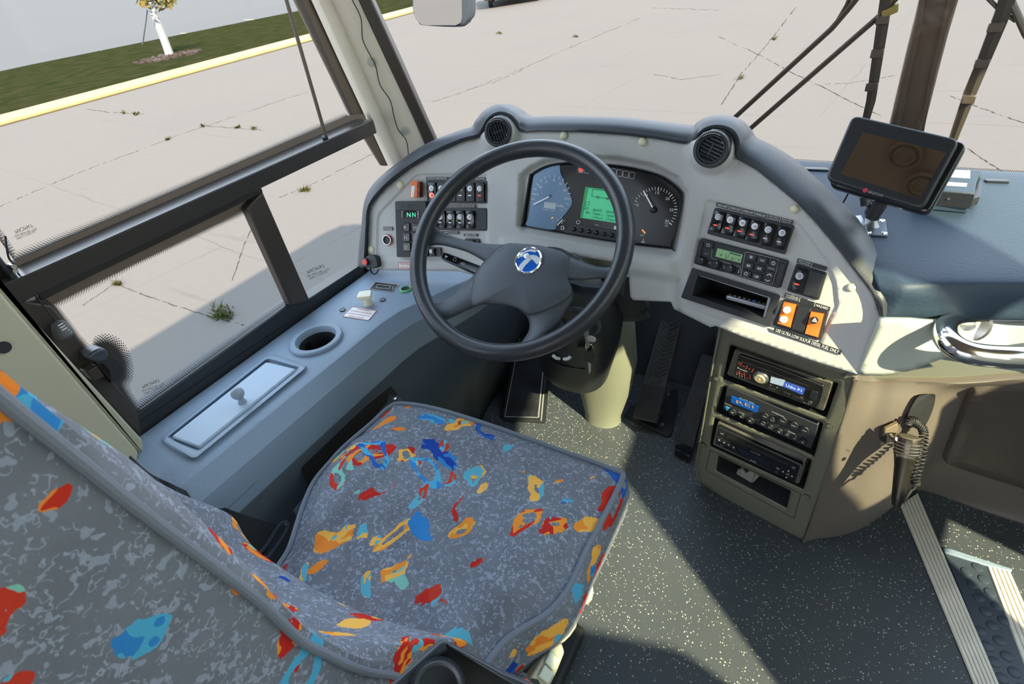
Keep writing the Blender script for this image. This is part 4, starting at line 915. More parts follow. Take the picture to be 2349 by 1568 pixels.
b = MB(); b.text(G, 'N', Z3(684, 677), Z3(733, 677), 9.5, .0014); b.text(G, 'N', Z3(758, 677), Z3(803, 677), 9.5, .0014); b.build('digits', 'led_green', sc)
b = MB(); b.pp(G, [Z3(*p) for p in ((590, 620), (642, 620), (642, 728), (595, 728))], .0006, 0); b.pp(G, [Z3(*p) for p in ((815, 620), (855, 620), (857, 728), (817, 728))], .0006, 0)
b.m = 1
for k, ch in enumerate('SELECT'): b.text(G, ch, Z3(610, 632 + k * 17), Z3(624, 632 + k * 17), 2.2, .001)
for k, ch in enumerate('MONITOR'): b.text(G, ch, Z3(832, 630 + k * 15), Z3(846, 630 + k * 15), 2., .001)
b.build('side_labels', ['rubber', 'ink'], t)
for tx, x, y in (('R', 660, 850), ('N', 665, 990), ('D', 672, 1124), ('MODE', 800, 852), ('', 805, 985), ('', 812, 1120)):
    qq = [Z3(x - 52 + dx, y + dy) for dx, dy in ((0, -60), (108, -60), (112, 58), (4, 58))]
    b = MB(); b.pp(G, rrect(qq, 4, .2), .004, -.001); o = b.build('selector_button', 'gloss', t, bevel=.0012)
    if tx:
        b = MB(); b.text(G.moved(.0052), tx, Z3(x - (16 if tx != 'MODE' else 26), y + 2), Z3(x + (20 if tx != 'MODE' else 40), y + 2), 7 if tx != 'MODE' else 3, .0004); b.build('lettering', 'ink', o)
# right six way bank
q = [Z5(*p) for p in ((315, 140), (1052, 312), (960, 575), (245, 385))]
q = [Z5(*p) for p in ((318, 145), (1050, 315), (962, 576), (245, 384))]
t = bank(Rm, 'switch_panel', 'six rocker switches for lights and cruise control above the climate control unit', q, 6)
quads = [((325, 165), (415, 185), (365, 380), (262, 352)), ((435, 190), (530, 212), (478, 408), (368, 382)), ((550, 218), (644, 240), (592, 438), (478, 410)), ((664, 248), (757, 270), (704, 470), (590, 442)), ((785, 275), (880, 298), (822, 508), (726, 482)), ((915, 305), (1010, 328), (952, 540), (845, 512))]
for i, qq in enumerate(quads): rocker(Rm.moved(.002), [Z5(*p) for p in qq], t, 'gloss', icon=.29, light='lamp_red' if i < 4 else 'silver', iconsym=(2, 0, 3, 3, 2, 1)[i])
strip_labels(Rm, [Z5(*p) for p in ((338, 95), (1045, 262), (1032, 305), (330, 132))], ['AISLE LIGHT', 'DRIVER LIGHT', 'INTERIOR LIGHT', 'READING LIGHT', 'CRUISE CONTROL|ON/OFF', 'CRUISE CONTROL|ADJUST'], t)
# climate unit
q = [Z5(*p) for p in ((185, 425), (992, 635), (912, 890), (122, 660))]
t = empty('climate_control', 'black climate control unit with green display reading 81 degrees F', 'climate control', Rm.at(*bil(q, .5, .5)))
b = MB(); b.pp(Rm, rrect(q, 4, .08), .008, -.004); b.build('housing', 'soft', t, bevel=.0015, seg=3)
G = Rm.moved(.009)
for a in (((170, 450), (212, 460), (175, 640), (135, 632)), ((925, 650), (970, 662), (915, 860), (868, 845))):
    b = MB(); b.pp(G, rrect([Z5(*p) for p in a], 4, .3), .0015, -.001); b.build('end_grip', 'black', t, bevel=.001)
b = MB(); b.pp(G, [Z5(*p) for p in ((345, 518), (578, 578), (558, 655), (325, 595))], .0006, 0); o = b.build('display', 'lcd_pale', t)
b = MB(); b.text(G, '81°F', Z5(470, 612), Z5(555, 632), 7, .001); b.line(G, [Z5(425, 570), Z5(418, 612), Z5(438, 606), Z5(452, 575)], 1.1, .001); b.line(G, [Z5(365, 590), Z5(372, 570), Z5(380, 594), Z5(390, 566)], 1, .001); b.line(G, [Z5(455, 560), Z5(560, 590)], 3, .001); b.build('display_print', 'lcd_dark', o)
for x, y in ((212, 635), (345, 668), (475, 708)):
    c = G.at(*Z5(x, y)); r = 9.4 * G.depth(1640, 610) / FPX; b = MB(); b.lathe(c, G.n, [(r * 1.08, -.001), (r * 1.05, .002), (r * .95, .010), (r * .85, .012), (.0004, .0125)], 24); o = b.build('control_knob', 'black', t, smooth=True, auto=50)
    b = MB(); b.line(G, [Z5(x - 12, y - 22), Z5(x - 5, y - 8)], 1, .0129); b.build('pointer_line', 'ink', o)
bt = [((655, 600), '*'), ((757, 628), 'm/o'), ((860, 655), 'O'), ((630, 678), 'a'), ((730, 705), '88'), ((608, 752), 'o'), ((705, 780), 'l')]
for (x, y), tx in bt:
    qq = [Z5(x - 42 + 9, y - 38), Z5(x + 42 + 9, y - 18), Z5(x + 42 - 9, y + 40), Z5(x - 42 - 9, y + 20)]
    b = MB(); b.pp(G, rrect(qq, 3, .2), .003, -.001); o = b.build('push_button', 'black', t, bevel=.0008)
    G3 = G.moved(.0038); b = MB()
    if tx in ('O', 'o'): b.line(G3, [Z5(x + 17 * math.cos(a), y + 2 + 17 * math.sin(a)) for a in range(6)], 1.1, .0002, True); b.line(G3, [Z5(x, y - 8), Z5(x, y + 4)], .9, .0002)
    elif tx == '*':
        for a in (0, 1.05, 2.1): b.line(G3, [Z5(x - 18 * math.cos(a), y - 18 * math.sin(a)), Z5(x + 18 * math.cos(a), y + 18 * math.sin(a))], 1, .0002)
    else: b.text(G3, tx if tx not in 'al' else {'a': '8', 'l': 'I8'}[tx], Z5(x - 18, y - 3), Z5(x + 18, y + 5), 6, .0002)
    b.build('icon', 'ink', o)
qq = [Z5(*p) for p in ((800, 725), (875, 742), (838, 850), (762, 828))]; b = MB(); b.pp(G, rrect(qq, 3, .15), .003, -.001); o = b.build('up_down_button', 'black', t, bevel=.0008)
b = MB(); b.line(G.moved(.0038), [Z5(800, 768), Z5(828, 755), Z5(842, 778)], 1.8, .0002); b.line(G.moved(.0038), [Z5(785, 805), Z5(802, 822), Z5(828, 815)], 1.8, .0002); b.build('arrows', 'ink', o)
qq = [Z5(*p) for p in ((232, 448), (308, 468), (290, 530), (215, 508))]; b = MB(); b.pp(G, rrect(qq, 3, .2), .003, -.001); o = b.build('push_button', 'black', t, bevel=.0008); b = MB(); b.line(G.moved(.0038), [Z5(240, 490), Z5(255, 478), Z5(272, 484), Z5(272, 500), Z5(245, 500)], 1.1, .0002); b.build('icon', 'ink', o)
b = MB()
b.line(G, [Z5(*p) for p in ((300, 470), (290, 600), (300, 615), (555, 690), (562, 765), (545, 775), (240, 700))], .8, .0006)
b.line(G, [Z5(*p) for p in ((625, 555), (905, 622), (915, 640), (850, 850), (765, 835), (560, 775), (600, 560), (625, 555))], .8, .0006)
b.line(G, [Z5(228, 562), Z5(240, 575), Z5(255, 565)], 1.2, .0006); b.text(G, '88', Z5(260, 650), Z5(288, 658), 7, .0006); b.line(G, [Z5(398, 680), Z5(412, 692), Z5(400, 708)], 1.4, .0006); b.line(G, [Z5(540, 720), Z5(538, 748)], 2, .0006)
b.text(G, 'mmm', Z5(810, 700), Z5(872, 715), 4, .0006); b.build('printed_lines', 'steel', t)
# storage pocket
oq = [Z5(*p) for p in ((112, 700), (930, 955), (832, 1245), (6, 972))]; iq = [Z5(*p) for p in ((165, 765), (835, 975), (778, 1168), (108, 950))]
t = empty('storage_pocket', 'open dark storage pocket under the climate control unit', 'storage pocket', Rm.at(*bil(oq, .5, .5)))
def pocket(F, oq, iq, par, h, deep, shrink=.1, name='bezel', mat='soft', bev=.0015, inner='rubber', kr=.05):
    O = rrect(oq, 4, kr); I = rrect(iq, 4, kr); cxx = sum(p[0] for p in I) / len(I); cyy = sum(p[1] for p in I) / len(I)
    A = [F.at(*p, -.004) for p in O]; B_ = [F.at(*p, h) for p in O]; C_ = [F.at(*p, h) for p in I]; D = [F.at(cxx + (x - cxx) * (1 - shrink * .3), cyy + (y - cyy) * (1 - shrink * .3), 0) - F.n * deep for x, y in I]
    # keep the walls of the pocket square to the panel
    D = [c - F.n * (deep + h) for c in C_]
    b = MB(); b.loft([A, B_, C_, D], True); n = len(D); b.m = 1; b.add(D, [list(range(n))]); return b.build(name, [mat, inner], par, bevel=bev)
pocket(Rm, oq, iq, t, .005, .09)
# remote like silver box in the pocket
FQ = Rm.moved(-.03)
t = empty('silver_keypad', 'silver handset with dark keys and one blue key lying in the storage pocket', 'handset', Rm.at(*Z5(600, 1000), -.04))
c = Rm.at(*Z5(600, 1018), -.03); U = (Rm.at(*Z5(785, 1068), -.03) - Rm.at(*Z5(415, 968), -.03)); L_ = U.length; U.normalize(); Nn = Rm.n; W = U.cross(Nn); 
if W.z < 0: W = -W
b = MB(); b.box(c - Nn * .025, L_, .05, .010, u=U, v=Nn, w=W); b.build('case', 'silver', t, bevel=.003, seg=3)
b = MB(); b.box(c - Nn * .025 + W * .000, L_ * 1.004, .0504, .001, u=U, v=Nn, w=W); b.build('seam', 'darkside', t)
for i in range(8):
    for j in range(3):
        b = MB(); b.box(c + W * .0065 + U * (L_ * (-.42 + .12 * i)) - Nn * (.008 + .014 * j), L_ * .075, .009, .004, u=U, v=Nn, w=W); b.build('key', 'blue' if (i, j) == (5, 0) else 'gloss', t, bevel=.0008)
# front door control bank
q = [Z5(*p) for p in ((1068, 662), (1352, 745), (1275, 1000), (982, 912))]
t = bank(Rm, 'switch_panel', 'door control rocker beside a blank plate, right of the climate control unit', q, 2)
rocker(Rm.moved(.002), [Z5(*p) for p in ((1072, 690), (1178, 712), (1112, 932), (1010, 905))], t, 'gloss', icon=.34, light='lamp_red', iconsym=1)
b = MB(); b.pp(Rm, rrect([Z5(*p) for p in ((1198, 720), (1328, 760), (1262, 978), (1135, 940))], 3, .08), .008, .002); b.build('blank_cover', 'black', t, bevel=.001)
strip_labels(Rm, [Z5(*p) for p in ((1085, 612), (1355, 690), (1343, 728), (1072, 655))], ['FRONT DOOR|CONTROL', ''], t)
# orange bank
q = [Z5(*p) for p in ((955, 985), (1372, 1100), (1290, 1370), (850, 1225))]
t = bank(Rm, 'switch_panel', 'engine start and hazard bank with two orange rockers, lowest on the dashboard', q, 3)
o = rocker(Rm.moved(.002), [Z5(*p) for p in ((955, 1008), (1075, 1035), (1020, 1255), (892, 1215))], t, 'orange', icon=None)
for (x, y), tx in (((988, 1086), 'STOP'), ((958, 1174), 'START')):
    b = MB(); G = Rm.moved(.0155 if tx == 'STOP' else .0125); b.disc(G, *Z5(x, y), 8, .0008, -.002); b.m = 1; b.text(G, tx, Z5(x - 18, y - 3), Z5(x + 20, y + 4), 3, .0012); b.build('icon', ['white', 'rubber'], o)
b = MB(); b.pp(Rm, rrect([Z5(*p) for p in ((1092, 1045), (1208, 1078), (1140, 1300), (1026, 1262))], 3, .08), .008, .001); b.build('blank_cover', 'black', t, bevel=.001)
o = rocker(Rm.moved(.002), [Z5(*p) for p in ((1205, 1098), (1328, 1120), (1272, 1345), (1145, 1308))], t, 'orange', icon=None)
G = Rm.moved(.0155); b = MB(); b.disc(G, *Z5(1240, 1182), 8.2, .0006, -.002); b.m = 1; b.line(G, [Z5(1244, 1160), Z5(1262, 1200), Z5(1218, 1190)], 1, .001, True); b.line(G, [Z5(1243, 1172), Z5(1252, 1192), Z5(1230, 1187)], .8, .001, True); b.build('hazard_icon', ['rubber', 'ink'], o)
strip_labels(Rm, [Z5(*p) for p in ((968, 932), (1385, 1062), (1375, 1100), (958, 970))], ['ENGINE|START/STOP', '', 'HAZARD'], t)
# ------------------------------------------------------------------ side console under the driver window
ZL = .645; FLg = HZ(ZL)
t = empty('side_console', 'long blue grey side console along the driver window with round cup holder', 'console', (-1.0, .4, 0))
rows = []
for y, xe, xb in ((-.6, -.925, -.86), (.2, -.925, -.86), (.74, -.915, -.87), (.80, -.905, -.875), (.9, -.86, -.9), (1.0, -.815, -.93), (1.12, -.79, -.955), (1.4, -.79, -.97)):
    x1 = xe + .035
    rows.append([V(p) for p in ((-1.14, y, ZL - .012), (-1.13, y, ZL), (xe, y, ZL), (xe + .006, y, ZL - .002), (x1, y, ZL - .035), (x1 + .002, y, ZL - .05), (lerp(x1, xb, .2), y, .535), (lerp(x1, xb, .21), y, .53), (xb, y, .0))])
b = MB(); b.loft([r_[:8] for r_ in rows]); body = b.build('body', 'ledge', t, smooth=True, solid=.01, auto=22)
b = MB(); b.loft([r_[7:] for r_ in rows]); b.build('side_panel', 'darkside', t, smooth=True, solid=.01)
side = t
b = MB(); FS = Fr((1, 0, .12), (-.879, .5, .48)); b.line(FS, [(520, 1168), (700, 1000), (912, 797)], 1.2, .004); b.build('seam', 'steel', t)
b = MB(); b.disc(FS, 909, 818, 8, .004, 0); b.m = 1; b.line(FS.moved(.0045), [(905, 818), (913, 818)], 1, .0005); b.build('screw_cap', ['darkside', 'rubber'], t, smooth=True)
b = MB(); b.pp(FS, rrect(quad(690, 1075, 893, 878, 912, 905, 735, 1130), 5, .12), .003, -.004); b.build('recess_shade_plate', 'rubber', t)  # flat black plate, its colour stands in for the shade of an open recess
O = [(364, 1000), (366, 1022), (420, 1048), (451, 1049), (700, 850), (703, 832), (645, 813), (610, 815)]
b = MB(); I = [(389, 1003), (392, 1012), (448, 1030), (460, 1028), (680, 849), (680, 842), (618, 828), (606, 829)]
O_, I_ = rrect(quad(362, 1008, 618, 808, 712, 838, 442, 1060), 7, .16), rrect(quad(389, 1002, 611, 826, 684, 845, 456, 1030), 7, .09)
A = [FLg.at(*p, -.002) for p in O_]; B1 = [FLg.at(*p, .008) for p in [(lerp(a[0], c_[0], .25), lerp(a[1], c_[1], .25)) for a, c_ in zip(O_, I_)]]; B2 = [FLg.at(*p, .008) for p in [(lerp(a[0], c_[0], .7), lerp(a[1], c_[1], .7)) for a, c_ in zip(O_, I_)]]; C_ = [FLg.at(*p, .001) for p in I_]
b.loft([A, B1, B2, C_], True); b.build('lid_surround', 'ledge', t, smooth=True, auto=60)
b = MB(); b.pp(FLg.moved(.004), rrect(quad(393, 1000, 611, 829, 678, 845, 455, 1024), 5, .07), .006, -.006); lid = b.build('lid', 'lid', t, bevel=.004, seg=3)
c = FLg.at(556, 921, .011); b = MB(); b.lathe(c, (0, 0, 1), [(.009, 0), (.007, .004), (.006, .012)], 16); cc = c + V((0, 0, .0235)); b.sphere(cc, .0135, 20); b.build('lid_knob', M('knob_grey', (.25, .3, .36), .4).name, lid, smooth=True)
c = FLg.at(727, 781, 0); r = (FLg.at(666, 797) - FLg.at(788, 764)).length / 2
b = MB(); b.lathe(c, (0, 0, 1), [(r, -.002), (r, .006), (r * .95, .009), (r * .78, .009), (r * .73, .004), (r * .70, -.006)], 40, cap=False); cup = b.build('cup_holder', 'ledge', t, smooth=True)
b = MB(); b.lathe(c, (0, 0, 1), [(r * .745, .0), (r * .72, -.06)], 32, cap=False); b.add([c + V((r * .72 * math.cos(6.2832 * i / 32), r * .72 * math.sin(6.2832 * i / 32), -.06)) for i in range(32)], [list(range(32))]); b.build('cup_well', 'soft', cup, smooth=True, auto=50)
b = MB(); b.box(c + V((-r * .70, .0, -.028)), .004, .014, .018); b.build('well_slot', 'gloss', cup)
cut(body, lambda m: m.lathe(c, (0, 0, 1), [(r * .76, -.05), (r * .76, .03)], 32))
for q in ((786, 711), (878, 688)):
    b = MB(); b.disc(FLg, *q, 7, .003, 0); b.m = 1; b.line(FLg.moved(.0035), [(q[0] - 4, q[1] + 1), (q[0] + 4, q[1] - 1)], 1.5, 0); b.build('screw', ['black', 'steel'], t, smooth=True)
t = empty('parking_brake_knob', 'cream square pull knob on the side console behind a warning sticker', 'knob', FLg.at(845, 697))
b = MB(); c = FLg.at(846, 697); b.lathe(c, (0, 0, 1), [(.012, 0), (.0105, .004), (.0105, .02), (.012, .022)], 16); b.build('stem', 'ivory', t, smooth=True)
b = MB(); b.pp(FLg.moved(.022), rrect(quad(823, 668, 852, 664, 850, 679, 817, 682), 4, .25), .010, 0); kc = b.build('knob_cap', 'ivory', t, bevel=.003, seg=3)
b = MB(); b.text(FLg.moved(.0325), 'PARK', (824, 672), (846, 669), 4, .0); b.text(FLg.moved(.0325), 'BRAKE', (824, 677), (846, 674), 4, .0); b.build('lettering', 'steel', kc)
sticker(FLg, quad(809, 703, 864, 712, 845, 734, 786, 725), [(.25, .75, 'WARNING'), (.08, .92, 'SET PARKING BRAKE BEFORE'), (.08, .92, 'LEAVING DRIVER SEAT OR'), (.2, .8, 'OPENING THE DOOR')], 'white', 'red_print', par=side, border=('red_print', 1.2))
o = sticker(FLg, quad(861, 646, 915, 652, 900, 669, 846, 663), [], 'black', 'ink', name='pictogram_plate', par=side, border=('ink', 1))
b = MB(); G = FLg.moved(.002); b.line(G, [(866, 652), (896, 655), (893, 662), (862, 659)], .9, 0, True); b.line(G, [(902, 656), (900, 664)], .9, 0); b.line(G, [(905, 661), (909, 661)], .9, 0); b.build('pictogram', 'ink', o)
c = FLg.at(931, 665); b = MB(); b.lathe(c, (0, 0, 1), [(.016, 0), (.016, .004), (.012, .006), (.011, .001)], 24, cap=False); b.m = 1; b.lathe(c, (0, 0, 1), [(.0125, .0), (.0118, .003)], 24); b.build('ring_switch', [M('green_ring', (.1, .4, .15), .4).name, 'rubber'], side, smooth=True)
FA = Fr((.82, -.5, .28), at_depth(945, 742, 1.03))
FA = Fr((.75, -.62, .2), V((-.866, .845, .60)))
sticker(FA, quad(917, 730, 972, 712, 985, 742, 926, 762), [(.35, .7, 'ATTENTION'), (.08, .95, 'THIS VEHICLE IS EQUIPPED WITH'), (.08, .95, 'ADVANCED AIR RIDE SEAT'), (.08, .95, 'TO ENSURE MAXIMUM'), (.08, .95, 'COMFORT ADJUST')], 'white', 'red_print', par=side, border=('red_print', 2), h=.006)
# ------------------------------------------------------------------ steering column
t = empty('steering_column', 'dark steering column shroud on an olive floor post with ignition lock', 'steering column', (-.545, 1.225, 0))
def ell(c, rx, ry, tz=0, n=28, pw=1.): 
    out = []
    for i in range(n):
        a = 6.2832 * i / n; ca, sa = math.cos(a), math.sin(a); out.append(V((c[0] + rx * math.copysign(abs(ca) ** pw, ca), c[1] + ry * math.copysign(abs(sa) ** pw, sa), c[2] + tz * sa)))
    return out
M('olive', (.19, .2, .15), .5, bump=.05, bscale=90)
b = MB(); b.loft([ell(p, rx, ry, pw=.9) for p, rx, ry in (((-.552, 1.235, .0), .064, .055), ((-.550, 1.232, .03), .063, .053), ((-.530, 1.205, .17), .086, .065), ((-.512, 1.18, .32), .095, .07), ((-.505, 1.15, .46), .092, .07), ((-.50, 1.12, .60), .08, .06), ((-.495, 1.13, .74), .055, .045))], True, True); b.build('floor_post', 'olive', t, smooth=True)
b = MB(); b.loft([ell(p, rx, ry, .03, pw=.8) for p, rx, ry in (((-.55, 1.085, .305), .03, .03), ((-.552, 1.085, .312), .065, .05), ((-.558, 1.08, .335), .095, .068), ((-.555, 1.07, .38), .106, .078), ((-.535, 1.05, .46), .112, .085), ((-.512, 1.02, .56), .112, .085), ((-.515, .985, .64), .095, .078), ((-.525, .945, .71), .08, .07), ((-.53, .91, .76), .055, .055))], True, True); sh = b.build('shroud', 'black', t, smooth=True, auto=50)
b = MB(); b.loft([ell(p, r_, r_) for p, r_ in (((-.54, .93, .70), .05), ((-.543, .88, .78), .042), ((-.545, .85, .83), .04))], True, True); b.build('spindle', 'rubber', t, smooth=True)
FSh = Fr((.08, -.93, -.28), V((-.55, .988, .38)))
b = MB(); b.disc(FSh, 1349, 775, 16, .02, -.02); b.build('ignition_lock', 'gloss', t, smooth=True)
for q in ((1268, 814, 1284, 822), (1294, 823, 1310, 817)):
    b = MB(); b.tube([FSh.at(q[0], q[1], .012), FSh.at((q[0] + q[2]) / 2, (q[1] + q[3]) / 2 + 3, .016), FSh.at(q[2], q[3], .012)], .0045, 8); b.build('white_clip', 'white', t, smooth=True)
b = MB(); b.tube([FSh.at(1262, 826, .006), FSh.at(1290, 838, .01), FSh.at(1342, 845, .006)], .004, 8); b.build('lower_slot', 'gloss', t, smooth=True)
b = MB(); b.lathe(FSh.at(1330, 735, .02), FSh.n, [(.05, 0), (.05, .006), (.044, .008), (.044, 0)], 32, cap=False); b.build('trim_ring', 'darkside', t, smooth=True)
# gaiter seen through the dashboard opening
b = MB(); rows = []
for k in range(9): rows.append(ell((-.47, 1.085, .56 + .016 * k), .12 - .006 * (k % 2), .045 - .005 * (k % 2)))
b.loft(rows, True, True); b.build('gaiter', 'rubber', t, smooth=True)
# keys
KF = FSh.moved(.03)
t = empty('key_ring', 'bunch of keys with round metal tag hanging from the ignition lock', 'keys', KF.at(1349, 790))
def ringpts(F, x, y, rx, ry, h=0, n=18): return [F.at(x + rx * math.cos(6.2832 * i / n), y + ry * math.sin(6.2832 * i / n), h) for i in range(n)]
b = MB(); b.tube(ringpts(KF, 1353, 800, 8, 11), .0009, 6, True); b.build('split_ring', 'chrome', t, smooth=True)
b = MB(); b.disc(KF, 1357, 776, 11, .004, .002); b.build('round_tag', 'silver', t, smooth=True)
b = MB(); b.pp(KF, quad(1338, 762, 1350, 760, 1354, 795, 1345, 797), .003, -.001); b.build('key', 'steel', t, bevel=.001)
b = MB(); b.pp(KF, quad(1344, 768, 1352, 770, 1350, 800, 1342, 798), -.003, -.006); b.build('key', 'chrome', t, bevel=.0005)
b = MB(); b.pp(KF, rrect(quad(1342, 806, 1360, 812, 1360, 836, 1340, 826), 3, .15), .003, -.003); b.build('key_head', 'black', t, bevel=.001)
b = MB(); b.pp(KF, quad(1349, 831, 1355, 833, 1355, 852, 1351, 857), .001, -.001); b.build('key_blade', 'silver', t)
# ------------------------------------------------------------------ steering wheel
yaw, tl = .1, .664
nw = V((math.sin(tl) * math.sin(yaw), -math.sin(tl) * math.cos(yaw), math.cos(tl))); uw = V((math.cos(yaw), math.sin(yaw), 0))
WC = V((-.5441, .8236, .8621)); FWh = Fr(nw, WC, uw)
t = empty('steering_wheel', 'large black four spoke steering wheel with blue and silver round emblem', 'steering wheel', WC)
b = MB(); N_ = 96; R_ = .2215; pts = [WC + FWh.u * (R_ * math.cos(6.28318 * i / N_)) + FWh.v * (R_ * math.sin(6.28318 * i / N_)) for i in range(N_)]
b.tube(pts, .0188, 18, True, flat=.92, up=nw); b.build('rim', 'wheel', t, smooth=True)
HB = [(1152, 561), (1198, 559), (1248, 565), (1305, 586), (1304, 636), (1312, 674), (1272, 704), (1222, 722), (1205, 718), (1188, 708), (1159, 700), (1112, 697), (1080, 700), (1085, 640), (1110, 600)]
def pad(outl, cx, cy, h0, dome, name, lower=-.035):
    O2 = sm(outl, 3, True); rows = []
    for f, h in ((1.0, lower), (1.0, h0 - .008), (.985, h0 - .003), (.94, h0), (.7, h0 + dome * .7), (.35, h0 + dome), (.02, h0 + dome * 1.05)):
        rows.append([FWh.at(cx + (x - cx) * f, cy + (y - cy) * f, h) for x, y in O2])
    b = MB(); b.loft(rows, True, True); return b.build(name, 'hub', t, smooth=True, auto=70)
hubo = pad(HB, 1200, 640, -.004, .006, 'hub')
def spoke(a, c_, name='spoke'):       # two px edges running rim to hub
    a2, c2 = sm(a, 4), sm(c_, 4); n = min(len(a2), len(c2)); rows = []
    for i in range(n):
        p, q = a2[i], c2[i]; f = i / (n - 1); h = lerp(-.006, -.012, math.sin(f * 3.14)); r_ = []
        for s_, dh in ((0, -.026), (0, -.010), (.06, -.003), (.2, .001), (.5, .003), (.8, .001), (.94, -.003), (1, -.010), (1, -.026)): r_.append(FWh.at(lerp(p[0], q[0], s_), lerp(p[1], q[1], s_), h + dh))
        rows.append(r_)
    b = MB(); b.loft(rows, True, True); b.build(name, 'hub', t, smooth=True, auto=60)
spoke([(965, 500), (990, 505), (1012, 530), (1066, 550), (1120, 559), (1172, 561)], [(950, 590), (972, 572), (1005, 562), (1060, 574), (1095, 590), (1150, 625)])
spoke([(968, 680), (988, 692), (1012, 693), (1050, 668), (1085, 632), (1125, 585)], [(1000, 760), (1012, 740), (1040, 727), (1080, 708), (1112, 698), (1180, 702)])
spoke([(1185, 800), (1200, 779), (1213, 758), (1213, 735), (1200, 717), (1160, 690)], [(1240, 795), (1262, 764), (1285, 740), (1302, 710), (1316, 678), (1300, 620)])
spoke([(1445, 570), (1428, 588), (1412, 606), (1382, 612), (1341, 601), (1285, 578)], [(1430, 680), (1410, 662), (1392, 641), (1366, 640), (1335, 643), (1285, 641)])
b = MB(); b.line(FWh, sm([(1154, 562), (1135, 574), (1118, 592), (1106, 605)], 4), 1.4, -.0005); b.line(FWh, [(1307, 588), (1304, 612), (1302, 638)], 1.4, -.0005); b.build('pad_seam', 'rubber', hubo)
G = Fr(nw, WC + nw * .0022, uw); c = G.at(1212, 597); r = .0285
b = MB(); b.lathe(c, nw, [(r * .86, -.004), (r * .86, .0015), (r * .92, .003), (r, .001), (r * 1.02, -.004)], 40, u=uw, cap=False); em = b.build('emblem', 'chrome', t, smooth=True)
b = MB(); b.lathe(c, nw, [(r * .88, -.004), (r * .88, .0008)], 40); b.build('emblem_disc', 'blue', em)
b = MB(); e = lambda x, y: tuple(c + uw * (x * r) + FWh.v * (y * r) + nw * .0012)
def band(pts, ws):
    P = catmull([V(e(*p)) for p in pts], 5); n = len(P); 
    for i in range(n - 1):
        w0 = lerp(ws[0], ws[1], i / (n - 1)) * r; w1 = lerp(ws[0], ws[1], (i + 1) / (n - 1)) * r; d0 = (P[i + 1] - P[i]).normalized(); q = nw.cross(d0)
        b.add([P[i] - q * w0, P[i + 1] - q * w1, P[i + 1] + q * w1, P[i] + q * w0], [[0, 1, 2, 3]])
band([(-.45, -.75), (-.3, -.35), (-.05, -.02), (.1, .22)], (.2, .16)); band([(.0, .2), (.35, .25), (.65, .08), (.86, -.05)], (.15, .26)); band([(-.86, .12), (-.6, .3), (-.25, .32), (.05, .2)], (.1, .12)); band([(-.75, .35), (-.1, .72), (.4, .7)], (.06, .1))
b.lathe(V(e(-.2, .3)), nw, [(.2 * r, 0), (.12 * r, .0012), (.0003, .0016)], 16); b.lathe(V(e(-.58, .42)), nw, [(.14 * r, 0), (.08 * r, .0008), (.0003, .001)], 14)
b.build('emblem_figure', M('emblem_pale', (.75, .82, .88), .25, .3).name, em)
# indicator stalk
FSt = FWh.moved(-.075)
t = empty('indicator_stalk', 'black indicator stalk with white symbols under the upper left wheel spoke', 'stalk', FSt.at(1150, 640))
b = MB(); b.pp(FSt, [(1014, 577), (1030, 580), (1180, 640), (1180, 668), (1088, 627), (1010, 592)], .006, -.012); o = b.build('stalk', 'gloss', t, bevel=.003, seg=3)
G = FSt.moved(.007); b = MB(); b.add([G.at(1021, 585), G.at(1028, 588), G.at(1021, 592)], [[0, 1, 2]]); b.line(G, [(1043 + 4 * math.cos(a), 595 + 4 * math.sin(a)) for a in range(6)], .9, 0, True)
for s_ in (-1, 1): b.line(G, [(1062 + s_ * 1, 604 - 2), (1062 + s_ * 6, 604 + s_ * 1.5 + 0), (1062 + s_, 604 + 3)], .9, 0, True)
b.line(G, [(1081, 616), (1083, 620)], .9, 0); b.line(G, [(1088 + 3 * math.cos(a), 620 + 3 * math.sin(a)) for a in range(6)], .8, 0, True); b.build('symbols', 'ink', o)
t = empty('control_stalk', 'grey control stalk under the right wheel spoke', 'stalk', FSt.at(1360, 668))
b = MB(); b.tube([FSt.at(1290, 650, 0), FSt.at(1340, 665, .0), FSt.at(1388, 668, .0)], [.014, .013, .011], 10); b.build('stalk', 'darkside', t, smooth=True)
# ------------------------------------------------------------------ pedals
FF = PR(0, 52, HZ(0).at(1195, 966) + V((0, -.0, .0)))
t = empty('foot_rest', 'left foot rest plate with white worn edges', 'foot rest', HZ(0).at(1195, 966))
b = MB(); b.pp(FF, quad(1186, 755, 1262, 765, 1243, 968, 1148, 964), .02, -.02); b.build('base', 'black', t, bevel=.006)
b = MB(); b.pp(FF, quad(1194, 770, 1252, 776, 1235, 958, 1157, 956), .028, .018); b.m = 1; b.line(FF, [(1192, 775), (1158, 955), (1234, 957)], 1.6, .0285); b.line(FF, [(1235, 957), (1252, 790)], 3, .0285)
b.build('tread_plate', [M('worn', (.03, .035, .045), .35, col2=(.012, .013, .015), vscale=14).name, 'silver'], t, bevel=.002)
FB_ = PR(6, 50, HZ(0).at(1480, 985) + V((0, 0, .03)))
t = empty('brake_pedal', 'long ribbed brake pedal with chevron tread right of the steering column', 'pedal', HZ(0).at(1480, 985))
b = MB(); b.pp(HZ(.0), [(1432, 950), (1445, 930), (1552, 890), (1556, 930), (1540, 994), (1530, 998)], .012, 0.001); b.build('base_plate', 'rubber', t, bevel=.003)
bq = quad(1518, 726, 1563, 735, 1506, 970, 1451, 958)
b = MB(); b.pp(FB_, rrect(bq, 3, .06), .012, -.008); tr_ = b.build('pedal_plate', M('pedal_rubber', (.035, .034, .028), .6).name, t, bevel=.003)
